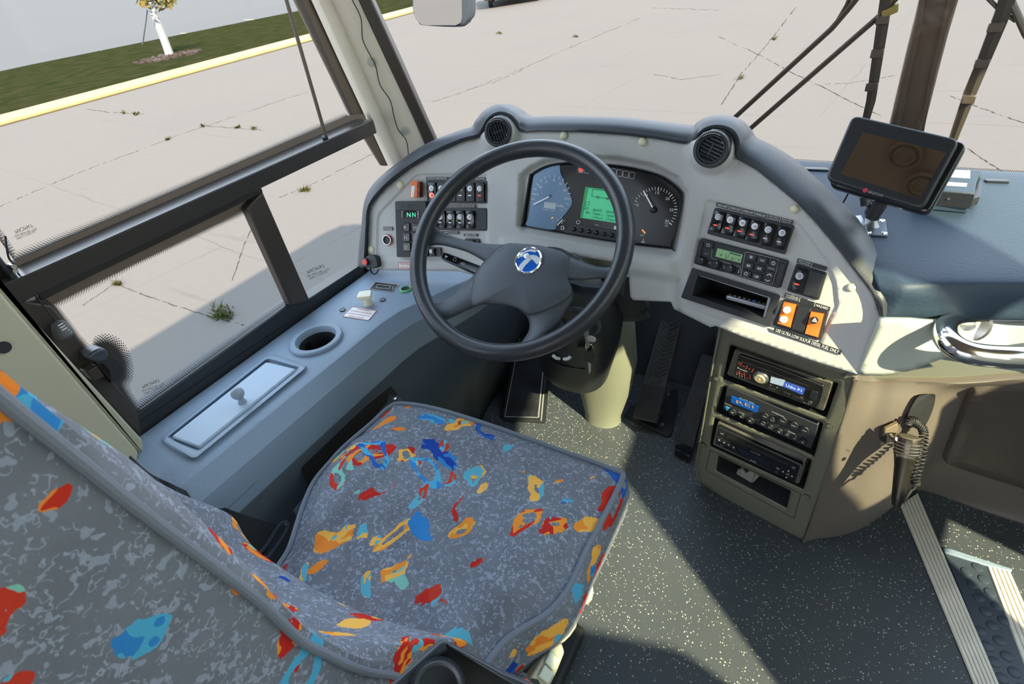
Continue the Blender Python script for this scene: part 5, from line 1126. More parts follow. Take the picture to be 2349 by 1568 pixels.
for k in range(13):
    tt = .03 + k * .042
    b = MB(); b.line(FB_, [bil(bq, .08, tt - .02), bil(bq, .5, tt + .035), bil(bq, .92, tt - .02)], 3.2, .0145); b.v = b.v; bb = [p - FB_.n * .004 for p in b.v]; b.build('chevron_rib', 'rubber', tr_, solid=.003)
for k in range(9):
    s_ = .08 + k * .105; b = MB(); b.line(FB_, [bil(bq, s_, .66), bil(bq, s_, .98)], 2.6, .0145); b.build('rib', 'rubber', tr_, solid=.003)
b = MB(); c = FB_.at(*bil(bq, .45, .585), .013)
for r_ in (.016, .024): b.tube([c + FB_.u * (r_ * math.cos(a * .3142)) + FB_.v * (r_ * .8 * math.sin(a * .3142)) for a in range(20)], .0016, 6, True)
b.build('embossed_ring', 'pedal_rubber', tr_, smooth=True)
for q in ((1533, 905), (1516, 945), (1519, 975)): b = MB(); b.disc(HZ(.012), *q, 4, .006, 0); b.build('bolt', 'steel', t, smooth=True)
FT_ = PR(10, 40, HZ(0).at(1568, 1025) + V((0, 0, .03)))
t = empty('accelerator_pedal', 'narrow ribbed accelerator pedal in shade beside the radio console', 'pedal', HZ(0).at(1565, 1025))
aq = quad(1610, 811, 1642, 820, 1590, 1028, 1546, 1008)
b = MB(); b.pp(FT_, rrect(aq, 3, .06), .01, -.006); tr_ = b.build('pedal_plate', 'black', t, bevel=.002)
for k in range(6):
    s_ = .12 + k * .15; b = MB(); b.line(FT_, [bil(aq, s_, .03), bil(aq, s_, .35)], 2.2, .0125); b.build('rib', 'pedal_rubber', tr_, solid=.002); b = MB(); b.line(FT_, [bil(aq, s_, .45), bil(aq, s_, .96)], 2.2, .0125); b.build('rib', 'pedal_rubber', tr_, solid=.002)
b = MB(); b.pp(HZ(0), quad(1550, 1018, 1592, 1030, 1583, 1046, 1548, 1030), .03, .001); b.build('hinge', 'gloss', t, bevel=.003)
# ------------------------------------------------------------------ radio console
from mathutils.bvhtree import BVHTree
def hitmb(mb, px, py):
    bv = BVHTree.FromPolygons([tuple(p) for p in mb.v], mb.f); r = bv.ray_cast(CAM, ray(px, py).normalized()); p, n = r[0], r[1]
    if n.dot(CAM - p) < 0: n = -n
    return p, n
def Za(x, y): return (1660 + x * .11494, 790 + y * .11494)
def Zb(x, y): return (1640 + x * .11068, 880 + y * .11068)
def Zd(x, y): return (1620 + x * .14664, 950 + y * .14664)
def Zm(x, y): return (1980 + x * .2105, 850 + y * .2105)
Kf = FK
t = empty('radio_console', 'olive grey floor console holding three stacked radio units and an open tray', 'console', HZ(0).at(1700, 1165)); rc = t
r1 = [Zc(*p) for p in ((288, 150), (1035, 418), (952, 655), (236, 388))]; r2 = [Zc(*p) for p in ((240, 435), (930, 692), (866, 928), (186, 615))]; r3 = [Zc(*p) for p in ((178, 655), (852, 948), (792, 1150), (146, 850))]; r4 = [Zc(*p) for p in ((205, 918), (706, 1162), (678, 1280), (190, 1020))]
R_s = [rrect(q, 3, .06) for q in (r1, r2, r3, r4)]
ol = [Zc(*p) for p in ((222, 42), (262, 42), (700, 205), (1165, 365), (1150, 430), (1040, 790), (900, 1180), (790, 1495), (770, 1502), (700, 1470), (560, 1402), (350, 1292), (150, 1160), (85, 1110), (62, 1070), (50, 1000), (100, 720), (160, 360))]
def kd(x, y):
    d = Kf.depth(x, y); d += .02 * sstep(0, 1, (x - 1965 + (y - 860) * .33) / 12.) if False else 0
    # top and bottom edges roll back, shallow steps round the openings
    for q in R_s: s_ = sdist(q, x, y); d += .003 * sstep(-9, -1, s_)
    L = (x - (1653 - (y - 755) * .168)); d += .008 * (1 - sstep(0, 12, L)) 
    d += .03 * sstep(0, 60, y - (1085 + (x - 1600) * .56)) 
    return d
ex = []
for q in R_s:
    cx = sum(p[0] for p in q) / len(q); cy = sum(p[1] for p in q) / len(q)
    ex += [(cx + (x - cx) * (1 + e / 100), cy + (y - cy) * (1 + 2.2 * e / 100)) for e in (4, 9) for x, y in resample(q, 5)]
b = MB(); skin(b, ol, kd, 8, ex, R_s); b.build('front_panel', 'console', t, smooth=True, solid=.006, auto=50)
b = MB()
# left flank of the console going back into the footwell
b.loft([[at_depth(x, y, kd(x + 3, y)), at_depth(x, y, kd(x + 3, y)) - Kf.n * .25 + V((.0, 0, 0))] for x, y in [Zc(*p) for p in ((222, 42), (160, 360), (100, 720), (50, 1000), (62, 1070), (85, 1110))]]); b.build('left_flank', 'console', t, smooth=True, solid=.005)
def cavity(F, q, deep, par, name, mat='rubber'):
    A = [at_depth(x, y, kd(x, y)) for x, y in q]; B_ = [a - F.n * deep for a in A]; b = MB(); b.loft([A, B_], True); b.add(B_, [list(range(len(B_)))]); return b.build(name, mat, par)
for q, nm, dp, mt in zip(R_s, ('radio_slot', 'radio_slot', 'radio_slot', 'tray'), (.05, .05, .05, .09), ('black', 'black', 'black', 'soft')): cavity(Kf, q, dp, t, nm, mt)
b = MB(); tb = [Zc(*p) for p in ((150, 880), (775, 1182), (728, 1352), (118, 1018))]; b.line(Kf, tb, 1.2, .0006, True); b.build('tray_outline', 'rubber', t)
for x, y in ((200, 378), (980, 703), (108, 838), (823, 1190)):
    b = MB(); b.disc(Kf, *Zc(x, y), 7.5, .0015, -.004); b.m = 1; b.disc(Kf, *Zc(x, y), 6.2, .0018, -.004); b.build('screw_cap', ['rubber', 'console'], t, smooth=True)
# grey clip in the tray
c1 = Kf.moved(-.02); t = empty('grey_clip', 'small grey plastic clip lying in the open tray under the radios', 'clip', c1.at(*Zd(640, 980)))
b = MB(); b.pp(c1, rrect([Zd(*p) for p in ((500, 850), (840, 960), (720, 1080), (465, 930))], 3, .2), .003, 0); b.build('base', M('clip_grey', (.2, .2, .18), .5).name, t, bevel=.001)
b = MB(); b.pp(c1, [Zd(*p) for p in ((545, 820), (560, 880), (610, 930), (660, 895), (760, 915), (715, 1060), (520, 950))], .012, .002); b.build('saddle', 'clip_grey', t, bevel=.002)
def radio(name, label, q, h, mat='dust', back=.05, face='gloss', faceq=None):
    t = empty(name, label, 'radio', Kf.at(*bil(q, .5, .5)))
    b = MB(); b.pp(Kf, rrect(q, 3, .05), h - .002, -back); b.build('chassis', mat, t, bevel=.002, seg=2)
    return t
# radio 1
q1 = [Za(*p) for p in ((215, 115), (2170, 770), (1990, 1330), (60, 600))]; fq = [Za(*p) for p in ((300, 205), (2010, 830), (1880, 1290), (190, 600))]
t = radio('car_radio', 'topmost radio with round silver knob and blue Udio P1 display', q1, .004)
G = Kf.moved(.004); b = MB(); b.pp(G, rrect(fq, 4, .12), .004, -.004); fc = b.build('faceplate', 'dialface', t, bevel=.0015)
b = MB(); b.line(G, [Za(330, 215), Za(1000, 440), Za(1750, 730), Za(2000, 845)], 2.2, .0048); b.line(G, [Za(380, 335), Za(1000, 560), Za(1700, 830)], 1.2, .0048); b.line(G, sm([Za(1990, 860), Za(1990, 980), Za(1930, 1150), Za(1850, 1250)], 4), 1.8, .0048); b.build('chrome_line', 'steel', fc)
G = Kf.moved(.0085); c = G.at(*Za(745, 650)); k_ = G.depth(*Za(745, 650)) / FPX
b = MB(); b.lathe(c, G.n, [(18 * k_, -.001), (17 * k_, .003), (14 * k_, .0045), (13 * k_, .003)], 32, cap=False); kn = b.build('volume_ring', 'steel', t, smooth=True)
b = MB(); b.lathe(c, G.n, [(13 * k_, -.001), (12.5 * k_, .007), (11 * k_, .008), (2.8 * k_, .0075)], 32); b.m = 1; b.lathe(c, G.n, [(2.8 * k_, .007), (2.6 * k_, .0082)], 16); b.build('volume_knob', [M('knob_cream', (.6, .55, .38), .25, .5).name, 'amber'], kn, smooth=True)
b = MB(); b.pp(G, [Za(*p) for p in ((945, 645), (1225, 715), (1180, 835), (925, 760))], .0008, 0); b.m = 1; b.pp(G, [Za(*p) for p in ((1225, 735), (1625, 880), (1575, 1005), (1172, 835))], .0008, 0); ds = b.build('display', [M('lcd_grey', (.35, .42, .5), .4, emit=(.3, .38, .48), es=.3).name, 'led_blue'], t)
b = MB(); b.text(G, 'Udio P1', Za(1245, 808), Za(1555, 922), 8.5, .0012); b.build('display_text', 'display_text', ds)
b = MB(); b.text(G, 'Pioneer', Za(275, 462), Za(475, 540), 5, .0003); b.text(G, 'MIXTRAX', Za(1380, 790), Za(1600, 875), 2.4, .0003); b.text(G, 'Bluetooth', Za(950, 625), Za(1060, 662), 2.4, .0003); b.text(G, 'MP3 WMA', Za(1590, 1150), Za(1710, 1192), 2, .0003); b.text(G, 'DISP', Za(1535, 1045), Za(1585, 1062), 2, .0003)
for x, y in ((315, 350), (265, 588), (368, 632), (480, 672), (940, 808), (1065, 856)): b.line(G, [Za(x - 14, y - 4), Za(x + 14, y + 6)], 1.4, .0003)
b.build('print', 'ink', fc)
b = MB()
for x, y in ((305, 378), (400, 430), (512, 482)): b.line(G, [Za(x - 20, y - 8), Za(x + 20, y + 8)], 1.5, .0003)
for a in ((370, 345, 335, 425), (478, 415, 438, 490), (600, 480, 560, 545), (312, 520, 318, 640), (412, 565, 428, 690), (520, 600, 530, 690)): b.line(G, [Za(a[0], a[1]), Za(a[2], a[3])], .9, .0003)
b.line(G, [Za(250, 545), Za(390, 600)], .9, .0003); b.build('red_print', 'lamp_red', fc)
b = MB(); b.pp(G, rrect([Za(*p) for p in ((1750, 910), (1880, 950), (1840, 1120), (1705, 1070))], 3, .15), .002, 0); b.build('usb_flap', 'black', t, bevel=.0006)
b = MB(); b.disc(G, *Za(1728, 1150), 4.5, .0015, 0); b.m = 1; b.disc(G, *Za(1728, 1150), 2.2, .0018, 0); b.build('audio_jack', ['steel', 'rubber'], t, smooth=True)
for a in (((870, 830), (1030, 890), (1010, 930), (860, 870)), ((1190, 930), (1340, 990), (1320, 1030), (1180, 970)), ((1370, 1010), (1590, 1090), (1570, 1125), (1350, 1045))):
    b = MB(); b.pp(G, rrect([Za(*p) for p in a], 2, .2), .0015, 0); b.build('push_button', 'black', t, bevel=.0005)
# radio 2
q2 = [Zb(*p) for p in ((250, 50), (2140, 850), (1985, 1350), (165, 520))]
t = radio('control_panel', 'middle audio panel with blue badge and rows of oval buttons', q2, .006, mat='soft')
G = Kf.moved(.0065)
b = MB(); b.pp(G, rrect([Zb(*p) for p in ((345, 255), (905, 475), (870, 600), (330, 385))], 3, .12), .002, 0); b.m = 1; b.text(G, 'REI', Zb(440, 365), Zb(800, 480), 10.5, .0026); bd = b.build('badge', ['blue', M('badge_tan', (.5, .36, .28), .5).name], t)
b = MB(); b.add([G.at(*Zb(225, 450), .001), G.at(*Zb(318, 492), .001), G.at(*Zb(240, 568), .001)], [[0, 1, 2]]); b.m = 1; b.text(G, 'q', Zb(236, 500), Zb(272, 515), 4, .0014); b.build('power_symbol', ['skyblue', 'blue'], t)
b = MB()
for tx, a, c_ , h in (('ELITE 600', (515, 290), (815, 410), 3.4), ('POWER', (205, 395), (352, 462), 3), ('LEVEL', (500, 580), (622, 632), 3.6), ('PASSENGER', (1185, 575), (1438, 690), 4), ('DRIVER', (1515, 975), (1675, 1050), 4)): b.text(G, tx, Zb(*a), Zb(*c_), h, .0006)
b.build('print', 'ink', t)
bts = [((360, 592), 75, 'v'), ((545, 682), 55, 'SEL'), ((730, 770), 75, '^'), ((1035, 680), 75, 'DISC'), ((1180, 755), 65, '>I'), ((985, 835), 62, '<<'), ((1145, 905), 62, '>>'), ((1400, 775), 92, 'VIDEO'), ((1630, 870), 92, 'RADIO'), ((1860, 975), 92, 'AUX'), ((1330, 995), 68, 'v'), ((1490, 1060), 55, 'RAD'), ((1650, 1140), 60, 'AUX'), ((1815, 1215), 72, '^')]
for (x, y), r, tx in bts:
    b = MB(); P = [Zb(x + r * math.cos(a * .5236) * (1 if abs(math.cos(a * .52)) < .9 else .95) , y + r * .85 * math.sin(a * .5236) + r * .35 * math.cos(a * .5236)) for a in range(12)]
    b.pp(G, P, .003, -.001); o = b.build('push_button', 'black', t, bevel=.0011)
    b = MB(); G2 = G.moved(.0033); s_ = r * .62
    if tx in 'v^': k2 = 1 if tx == 'v' else -1; b.line(G2, [Zb(x - s_ * .5, y - s_ * .3 * k2 - s_ * .15), Zb(x, y + s_ * .35 * k2), Zb(x + s_ * .5, y - s_ * .3 * k2 + s_ * .15)], 1.2, .0002)
    else: b.text(G2, tx, Zb(x - s_ * .8, y - s_ * .3), Zb(x + s_ * .8, y + s_ * .35), 3.2, .0002)
    b.build('lettering', 'ink', o)
# radio 3
q3 = [Zd(*p) for p in ((180, 120), (1540, 780), (1445, 1090), (100, 470))]
t = radio('dvd_player', 'lowest unit, a black DVD player with a disc slot and small square buttons', q3, .003)
G = Kf.moved(.0035); b = MB(); b.pp(G, rrect([Zd(*p) for p in ((200, 185), (1500, 790), (1400, 1075), (140, 455))], 3, .05), .004, -.003); b.build('faceplate', 'gloss', t, bevel=.0012)
G = G.moved(.0043)
b = MB(); b.line(G, [Zd(205, 200), Zd(1485, 800), Zd(1400, 1070)], 2.4, .0004); b.build('silver_edge', 'steel', t)
b = MB(); b.pp(G, [Zd(*p) for p in ((320, 320), (1295, 770), (1280, 800), (310, 350))], .0004, 0); b.build('disc_slot', 'rubber', t)
b = MB(); b.pp(G, [Zd(*p) for p in ((530, 530), (1010, 745), (985, 835), (515, 610))], .0004, 0); b.m = 1; b.build('display', [M('navy_glass', (.01, .014, .03), .2).name, 'ink'], t)
for x, y in ((205, 400), (280, 440), (352, 475), (428, 515)):
    b = MB(); b.pp(G, rrect([Zd(x - 32, y - 50), Zd(x + 40, y - 16), Zd(x + 30, y + 50), Zd(x - 40, y + 18)], 2, .12), .0018, 0); b.m = 1; b.pp(G, [Zd(x - 10, y - 10), Zd(x + 12, y), Zd(x + 8, y + 14), Zd(x - 12, y + 4)], .0021, .0018); b.build('push_button', ['black', 'ink'], t)
for x, y, r in ((1120, 845, 34), (1365, 832, 36), (1275, 935, 32), (245, 300, 36)):
    b = MB(); b.pp(G, rrect([Zd(x - r, y - r - 8), Zd(x + r * 1.1, y - r + 18), Zd(x + r, y + r + 8), Zd(x - r * 1.1, y + r - 18)], 3, .25), .0018, 0); b.m = 1; b.line(G, [Zd(x - r * .6, y - 4), Zd(x + r * .6, y + 8)], 1.6, .0021); b.build('push_button', ['black', 'ink'], t)
b = MB(); b.text(G, 'DVD PLAYER', Zd(700, 578), Zd(842, 640), 2.6, .0006); b.text(G, 'REI', Zd(695, 715), Zd(778, 750), 3.6, .0006)
b.text(G, 'POWER', Zd(215, 318), Zd(278, 340), 2, .0021) if False else None
for x, y in ((1285, 882), (1200, 895), (1340, 965), (1252, 985)): b.add([G.at(*Zd(x - 14, y + 8), .0006), G.at(*Zd(x + 16, y + 12), .0006), G.at(*Zd(x + 2, y - 14), .0006)], [[0, 1, 2]])
b.text(G, 'EJECT', Zd(218, 478), Zd(272, 500), 2, .0006); b.text(G, 'SETUP', Zd(1085, 895), Zd(1118, 912), 2, .0006); b.build('print', 'ink', t)
# ------------------------------------------------------------------ panels to the right of the radio console
Zp = HZ(.57)
lips = [(1972, 872), (2000, 872), (2060, 871), (2120, 872), (2190, 872), (2260, 868), (2349, 861), (2700, 845)]
bots = [V(p) for p in ((.10, 1.0, 0), (.14, 1.02, 0), (.195, 1.065, 0), (.25, 1.145, 0), (.302, 1.227, 0), (.36, 1.299, 0), (.571, 1.298, 0), (1.19, 1.3, 0))]
cols = []
for i, (l, B_) in enumerate(zip(lips, bots)):
    L = Zp.at(*l)
    if i == 0: L = at_depth(1967, 866, Kf.depth(1967, 866)); 
    out = V((.25, -1, 0)).normalized() * (.0 if i == 0 else (.035, .05, .05, .03, .0, -.03, -.03)[i - 1])
    c = [L - V((0, -.05, -.002)), L + V((0, 0, .0)), L + V((0, -.002, -.012))]
    for tt, k in ((.15, .1 if i > 3 else .6), (.35, .7), (.6, 1), (.85, .6), (.96, .0), (1, -.6)):
        p = L.lerp(B_, tt) + out * k
        if i > 3 and tt == .15: p += V((0, .03, 0))
        c.append(p)
    cols.append(c)
tr = [catmull([c[j] for c in cols], 5) for j in range(len(cols[0]))]
fine = [catmull([r_[i] for r_ in tr], 3) for i in range(len(tr[0]))]
lowmb = MB(); lowmb.loft(fine)
t = empty('lower_dash_panel', 'brown grey moulded panel between the radio console and the door steps', 'panel', (.3, 1.2, 0)); ldp = t
import copy as _c
mb2 = MB(); mb2.v = list(lowmb.v); mb2.f = list(lowmb.f); mb2.mi = list(lowmb.mi)
# the ledge on top of it
Lz = HZ(.572)
back = [(1966, 858), (2020, 861), (2055, 857), (2088, 850), (2130, 834), (2182, 814), (2240, 806), (2349, 800), (2640, 880)]
mb2.build('body', 'brown', t, smooth=True, solid=.008, auto=40)
b = MB(); lp = [Zp.at(*l) for l in lips]; lp[0] = at_depth(1967, 866, Kf.depth(1967, 866)); lp = catmull(lp, 4)
b.loft([[p + V((-.02, -.003, -.006)) for p in lp], [p + V((-.01, .002, .006)) for p in lp], [p + V((.02, .10, .010)) for p in lp], [p + V((.04, .3, .012)) for p in lp]]); b.build('ledge', 'console', t, smooth=True, solid=.006)
# padded door side insert
ip = [(2166, 1045), (2165, 1025), (2176, 995), (2220, 905), (2232, 890), (2260, 884), (2500, 875), (2500, 1160), (2349, 1106), (2185, 1062)]
M('insert_leather', (.06, .047, .04), .5, bump=.4, bscale=220)
ip = rrect([(2222, 888), (2490, 878), (2560, 1180), (2158, 1052)], 6, .1); cx, cy = 2350, 985; rows_ = []
for f_, o_ in ((1.012, -.004), (1.0, .009), (.985, .013), (.8, .014), (.5, .014), (.25, .014), (.02, .014)):
    r_ = []
    for x, y in resample(ip, 24):
        p, n = hitmb(lowmb, cx + (x - cx) * f_, cy + (y - cy) * f_); r_.append(p + n * o_)
    rows_.append(r_)
b = MB(); b.loft(rows_, True, True); b.build('door_insert', 'insert_leather', t, smooth=True, auto=50)
hp = [Zm(*p) for p in ((615, 272), (770, 252), (785, 310), (760, 420), (700, 560), (640, 620), (520, 610), (462, 580), (490, 480), (540, 370))]
b = MB(); pts = []
for x, y in sm(hp, 3, True):
    p, n = hitmb(lowmb, x, y); pts.append(p + (CAM - p).normalized() * .012)
b.add(pts, [list(range(len(pts)))]); b.build('cord_hole_shade', 'rubber', t)  # flat dark sheet laid on the panel for the shade inside the cord hole
# grab handle
D0 = FWp.depth(2170, 760)
t = empty('grab_handle', 'polished chrome grab handle below the right end of the dashboard', 'handle', at_depth(2175, 760, D0 - .02))
hpth = [(2215, 742, .06), (2185, 742, .03), (2168, 752, .0), (2172, 778, -.03), (2205, 803, -.05), (2260, 815, -.06), (2349, 818, -.07), (2480, 812, -.07), (2620, 790, -.06)]
b = MB(); b.tube(catmull([at_depth(x, y, D0 + d) for x, y, d in hpth], 8), .0165, 20); b.build('tube', 'chrome', t, smooth=True)
b = MB(); b.lathe(at_depth(2225, 742, D0 + .065), (at_depth(2185, 742, D0 + .03) - at_depth(2215, 742, D0 + .06)), [(.03, 0), (.028, .008), (.018, .012)], 24); b.build('flange', 'steel', t, smooth=True)
# microphone
pm, nm_ = hitmb(lowmb, 2045, 1010)
dm = (pm - CAM).dot(V((XW.z, YW.z, ZW.z))) - .06
t = empty('microphone', 'dark bronze hand microphone hanging upright by a coiled cord', 'microphone', at_depth(2058, 1155, dm + .02))
A = at_depth(2086, 1000, dm - .005); B_ = at_depth(2056, 1158, dm + .02); ax = (A - B_); Lm_ = ax.length
M('mic', (.09, .075, .06), .25, .8); M('mic_dark', (.025, .022, .018), .3, .5)
k_ = dm / FPX
b = MB(); b.lathe(B_, ax, [(.003, -.002), (9 * k_, 0), (12 * k_, .012), (13 * k_, .02), (13.5 * k_, Lm_ * .2), (18 * k_, Lm_ * .55), (22 * k_, Lm_ * .7)], 32); bd = b.build('body', 'mic_dark', t, smooth=True)
b = MB(); b.lathe(B_, ax, [(22 * k_, Lm_ * .7), (24 * k_, Lm_ * .74), (24.5 * k_, Lm_ * .93), (23 * k_, Lm_ * .99)], 40, cap=False); hd = b.build('head', 'mic', t, smooth=True)
b = MB(); b.lathe(B_, ax, [(23 * k_, Lm_ * .985), (20 * k_, Lm_ * 1.0), (.001, Lm_ * 1.0)], 40, cap=False); b.build('grille', M('mesh_bronze', (.2, .18, .13), .5, .6, bump=1, bscale=900).name, hd, smooth=True)
for k in range(4):
    b = MB(); h_ = Lm_ * (.78 + .045 * k); b.tube([B_ + ax.normalized() * h_ + q for q in [(ax.orthogonal().normalized() * math.cos(a) + ax.normalized().cross(ax.orthogonal().normalized()) * math.sin(a)) * (24.8 * k_) for a in [6.2832 * i / 32 for i in range(32)]]], .0011, 6, True); b.build('slot_ring', 'steel', hd, smooth=True)
FMi = Fr((CAM - A), at_depth(2070, 1050, dm - .028)); b = MB(); b.text(FMi, 'DYNAMIC', Zm(365, 915), Zm(565, 962), 5.5, 0); b.build('lettering', 'steel', bd)
b = MB(); b.disc(FMi, *Zm(530, 1055), 5, .003, -.004); b.build('switch', 'chrome', bd, smooth=True)
# bracket
t = empty('microphone_bracket', 'worn metal bracket holding the microphone on the brown panel', 'bracket', pm)
FBk = Fr(nm_, pm + nm_ * .004)
b = MB(); b.pp(FBk, [Zm(*p) for p in ((245, 640), (380, 575), (385, 640), (330, 760), (200, 830), (188, 780))], .004, -.004); b.m = 1; b.pp(FBk, [Zm(*p) for p in ((235, 665), (262, 715), (255, 800), (195, 770), (195, 720))], .012, .003); b.build('plate', [M('worn_metal', (.4, .32, .22), .35, .6).name, 'black'], t, bevel=.001)
b = MB(); b.tube([FBk.at(*Zm(300, 700), .008), FBk.at(*Zm(330, 740), .02), FBk.at(*Zm(375, 745), .035)], .004, 10); b.build('pin', 'steel', t, smooth=True)
# coiled cord
t = empty('coiled_cord', 'dark coiled microphone cord running behind the microphone', 'cord', at_depth(2100, 1120, dm))
cp = [Zm(*p) for p in ((480, 590), (500, 545), (560, 545), (590, 580), (640, 620), (660, 690), (655, 800), (635, 930), (605, 1050), (570, 1170), (575, 1240))]
path = catmull([at_depth(x, y, dm + .005) for x, y in cp], 30); pts = []; n = len(path)
for i, p in enumerate(path):
    tn = (path[min(i + 1, n - 1)] - path[max(i - 1, 0)]).normalized(); u = tn.orthogonal().normalized(); u = (V((0, 1, 0)) - tn * tn.y).normalized(); w_ = tn.cross(u)
    for s_ in range(1): a = i * .62; pts.append(p + u * (.0068 * math.cos(a)) + w_ * (.0068 * math.sin(a)))
pts = catmull(pts, 2)
b = MB(); b.tube(pts, .0019, 6); b.build('coil', 'rubber', t, smooth=True)
b = MB(); b.tube([at_depth(*Zm(575, 1240), dm + .005), at_depth(*Zm(545, 1290), dm + .01), at_depth(*Zm(520, 1300), dm + .01), at_depth(*Zm(430, 1440), dm + .015)], .003, 8); b.build('cord_end', 'rubber', t, smooth=True)
# ------------------------------------------------------------------ floor strips and step
F0 = HZ(0)
def treadstrip(name, label, a, c_, nrib=6):
    t = empty(name, label, 'floor strip', F0.at(*a[0])); b = MB()
    A0, A1, B0, B1 = F0.at(*a[0]), F0.at(*a[1]), F0.at(*c_[0]), F0.at(*c_[1])
    b.prism([A0 + V((0, 0, .004)), B0 + V((0, 0, .004)), B1 + V((0, 0, .004)), A1 + V((0, 0, .004))], (0, 0, -.0035)); b.build('plate', 'strip_metal', t, bevel=.001)
    for k in range(nrib):
        s0 = (k + .12) / nrib; s1 = (k + .88) / nrib; b = MB(); h = V((0, 0, .0062)); b.prism([A0.lerp(B0, s0) + h, A0.lerp(B0, s1) + h, A1.lerp(B1, s1) + h, A1.lerp(B1, s0) + h], (0, 0, -.004)); b.build('rib', 'strip_metal', t, bevel=.0008)
treadstrip('edge_strip', 'long ribbed pale metal strip running down the floor from the microphone', [(2064, 1160), (2262, 1640)], [(2104, 1132), (2320, 1640)])
treadstrip('edge_strip', 'shorter ribbed pale metal strip at the right picture edge beside the studded mat', [(2262, 1298), (2390, 1640)], [(2316, 1312), (2460, 1640)], 5)
b = MB(); mq = [(2166, 1268), (2262, 1300), (2398, 1640), (2318, 1640)]; b.prism([F0.at(x, y) + V((0, 0, .0035)) for x, y in mq], (0, 0, -.003)); st = empty('studded_mat', 'dark rubber mat with round studs between the two metal strips', 'mat', F0.at(2250, 1400)); b.build('sheet', 'mat_rubber', st)
Am = [F0.at(*p) for p in mq]; ux = V((.447, .894, 0)); k = 0
b = MB(); u0 = (F0.at(2064, 1160) - F0.at(2262, 1640)).normalized(); v0 = V((-u0.y, u0.x, 0)); O_ = F0.at(2166, 1268)
mw = [(F0.at(*p).x, F0.at(*p).y) for p in mq]
for i in range(-4, 30):
    for j in range(-12, 8):
        p = O_ - u0 * (i * .032 + (.016 if j % 2 else 0)) + v0 * (j * .0285)
        if sdist([(x * 1000, y * 1000) for x, y in mw], p.x * 1000, p.y * 1000) > 6: b.lathe(p + V((0, 0, .0035)), (0, 0, 1), [(.0115, 0), (.011, .0016), (.0095, .002)], 20)
tag(b.build('studs', 'mat_rubber', st, smooth=True), kind='stuff')
b = MB(); b.prism([F0.at(x, y) + V((0, 0, .008)) for x, y in ((2162, 1258), (2180, 1262), (2320, 1308), (2318, 1314), (2262, 1300), (2166, 1270))], (0, 0, -.007)); tag(b.build('trim_moulding', 'ledge', bevel=.002), 'blue grey moulding across the front end of the studded mat', 'moulding')
# ------------------------------------------------------------------ monitor
FMo = PR(15, 38, at_depth(2045, 380, .86))
t = empty('monitor', 'black flat monitor with dark reflecting screen on a ball mount', 'monitor', FMo.at(2045, 380)); 
fr_ = rrect(quad(1955, 262, 2203, 319, 2116, 481, 1892, 411), 6, .12)
b = MB(); b.pp(FMo, fr_, 0, -.014); b.build('front_bezel', 'black', t, bevel=.004, seg=3)
bk = rrect(quad(1965, 268, 2222, 326, 2130, 493, 1898, 425), 6, .12); b = MB(); b.pp(FMo.moved(-.014), bk, 0, -.02); b.build('rear_shell', 'gloss', t, bevel=.006, seg=3)
sq = quad(1979, 303, 2171, 350, 2110, 456, 1928, 399); b = MB(); b.pp(FMo, sq, .0006, -.001); b.build('screen', M('screen', (.55, .5, .44), .03, 1.).name, t)
b = MB(); b.disc(FMo, 1985, 436.5, 5.2, .0008, 0); b.build('logo_dot', M('crimson', (.4, .04, .07), .4).name, t); b = MB(); b.text(FMo, 'SAUCON', (1992, 439), (2025, 449), 6, .0008); b.build('lettering', 'silver', t)
# what the screen mirrors: round grilles in the roof lining
n_ = FMo.n
for (x, y), r in (((2077, 355), 37), ((2116, 425), 36)):
    p = FMo.at(x, y); d = ray(x, y); d = d - n_ * (2 * d.dot(n_)); 
    q = p + d * ((2.255 - p.z) / d.z) if d.z > 0 else None
    if q is not None:
        tt_ = ((q - p).length + (p - CAM).length) / (p - CAM).length; R_ = r * FMo.depth(x, y) / FPX * tt_ * .95
        b = MB()
        b.lathe(q, (0, 0, -1), [(R_, 0), (R_ * .97, .012), (R_ * .88, .014), (R_ * .8, .004), (R_ * .68, .004), (R_ * .64, .014), (R_ * .56, .014), (R_ * .5, .005), (.001, .005)], 40, cap=False)
        tag(b.build('ceiling_grille', M('grille_brown', (.24, .19, .16), .6).name, smooth=True), 'round ribbed grille in the roof lining, mirrored in the monitor screen', 'grille', 'grilles in the roof lining')
t = empty('monitor_mount', 'black ball mount with square steel base plate screwed to the dash top', 'mount', DT.at(2012, 525))
b = MB(); b.pp(DT, rrect(quad(1984, 500, 2033, 503, 2038, 540, 1985, 537), 3, .08), .004, 0); b.build('base_plate', M('plate_steel', (.2, .24, .28), .3, .7).name, t, bevel=.001)
for q in ((2024, 506), (2029, 535), (1992, 533)): b = MB(); c = DT.at(*q, .004); b.lathe(c, (0, 0, 1), [(.005, 0), (.0045, .0015), (.002, .0025), (.0003, .0027)], 16); b.build('screw', 'chrome', t, smooth=True)
c = DT.at(2001, 517, .004); b = MB(); b.lathe(c, (0, 0, 1), [(.012, 0), (.008, .006), (.005, .012)], 16); b.sphere(c + V((0, 0, .02)), .0105, 16); b.build('ball', 'steel', t, smooth=True)
F2 = Fr(V((.1, -.9, .4)), c + V((0, -.004, .02)))
b = MB(); b.pp(F2, [(1990, 478), (2000, 455), (2018, 440), (2040, 452), (2036, 475), (2018, 500), (2004, 508), (1990, 500), (1985, 490)], .012, -.014); arm = b.build('clamp_arm', 'black', t, bevel=.005, seg=3)
b = MB(); b.tube([F2.at(1998, 470, .01), F2.at(1983, 462, .02)], .0055, 10); b.tube([F2.at(1982, 452, .02), F2.at(1984, 472, .02)], .0065, 10); b.build('clamp_knob', 'black', arm, smooth=True)
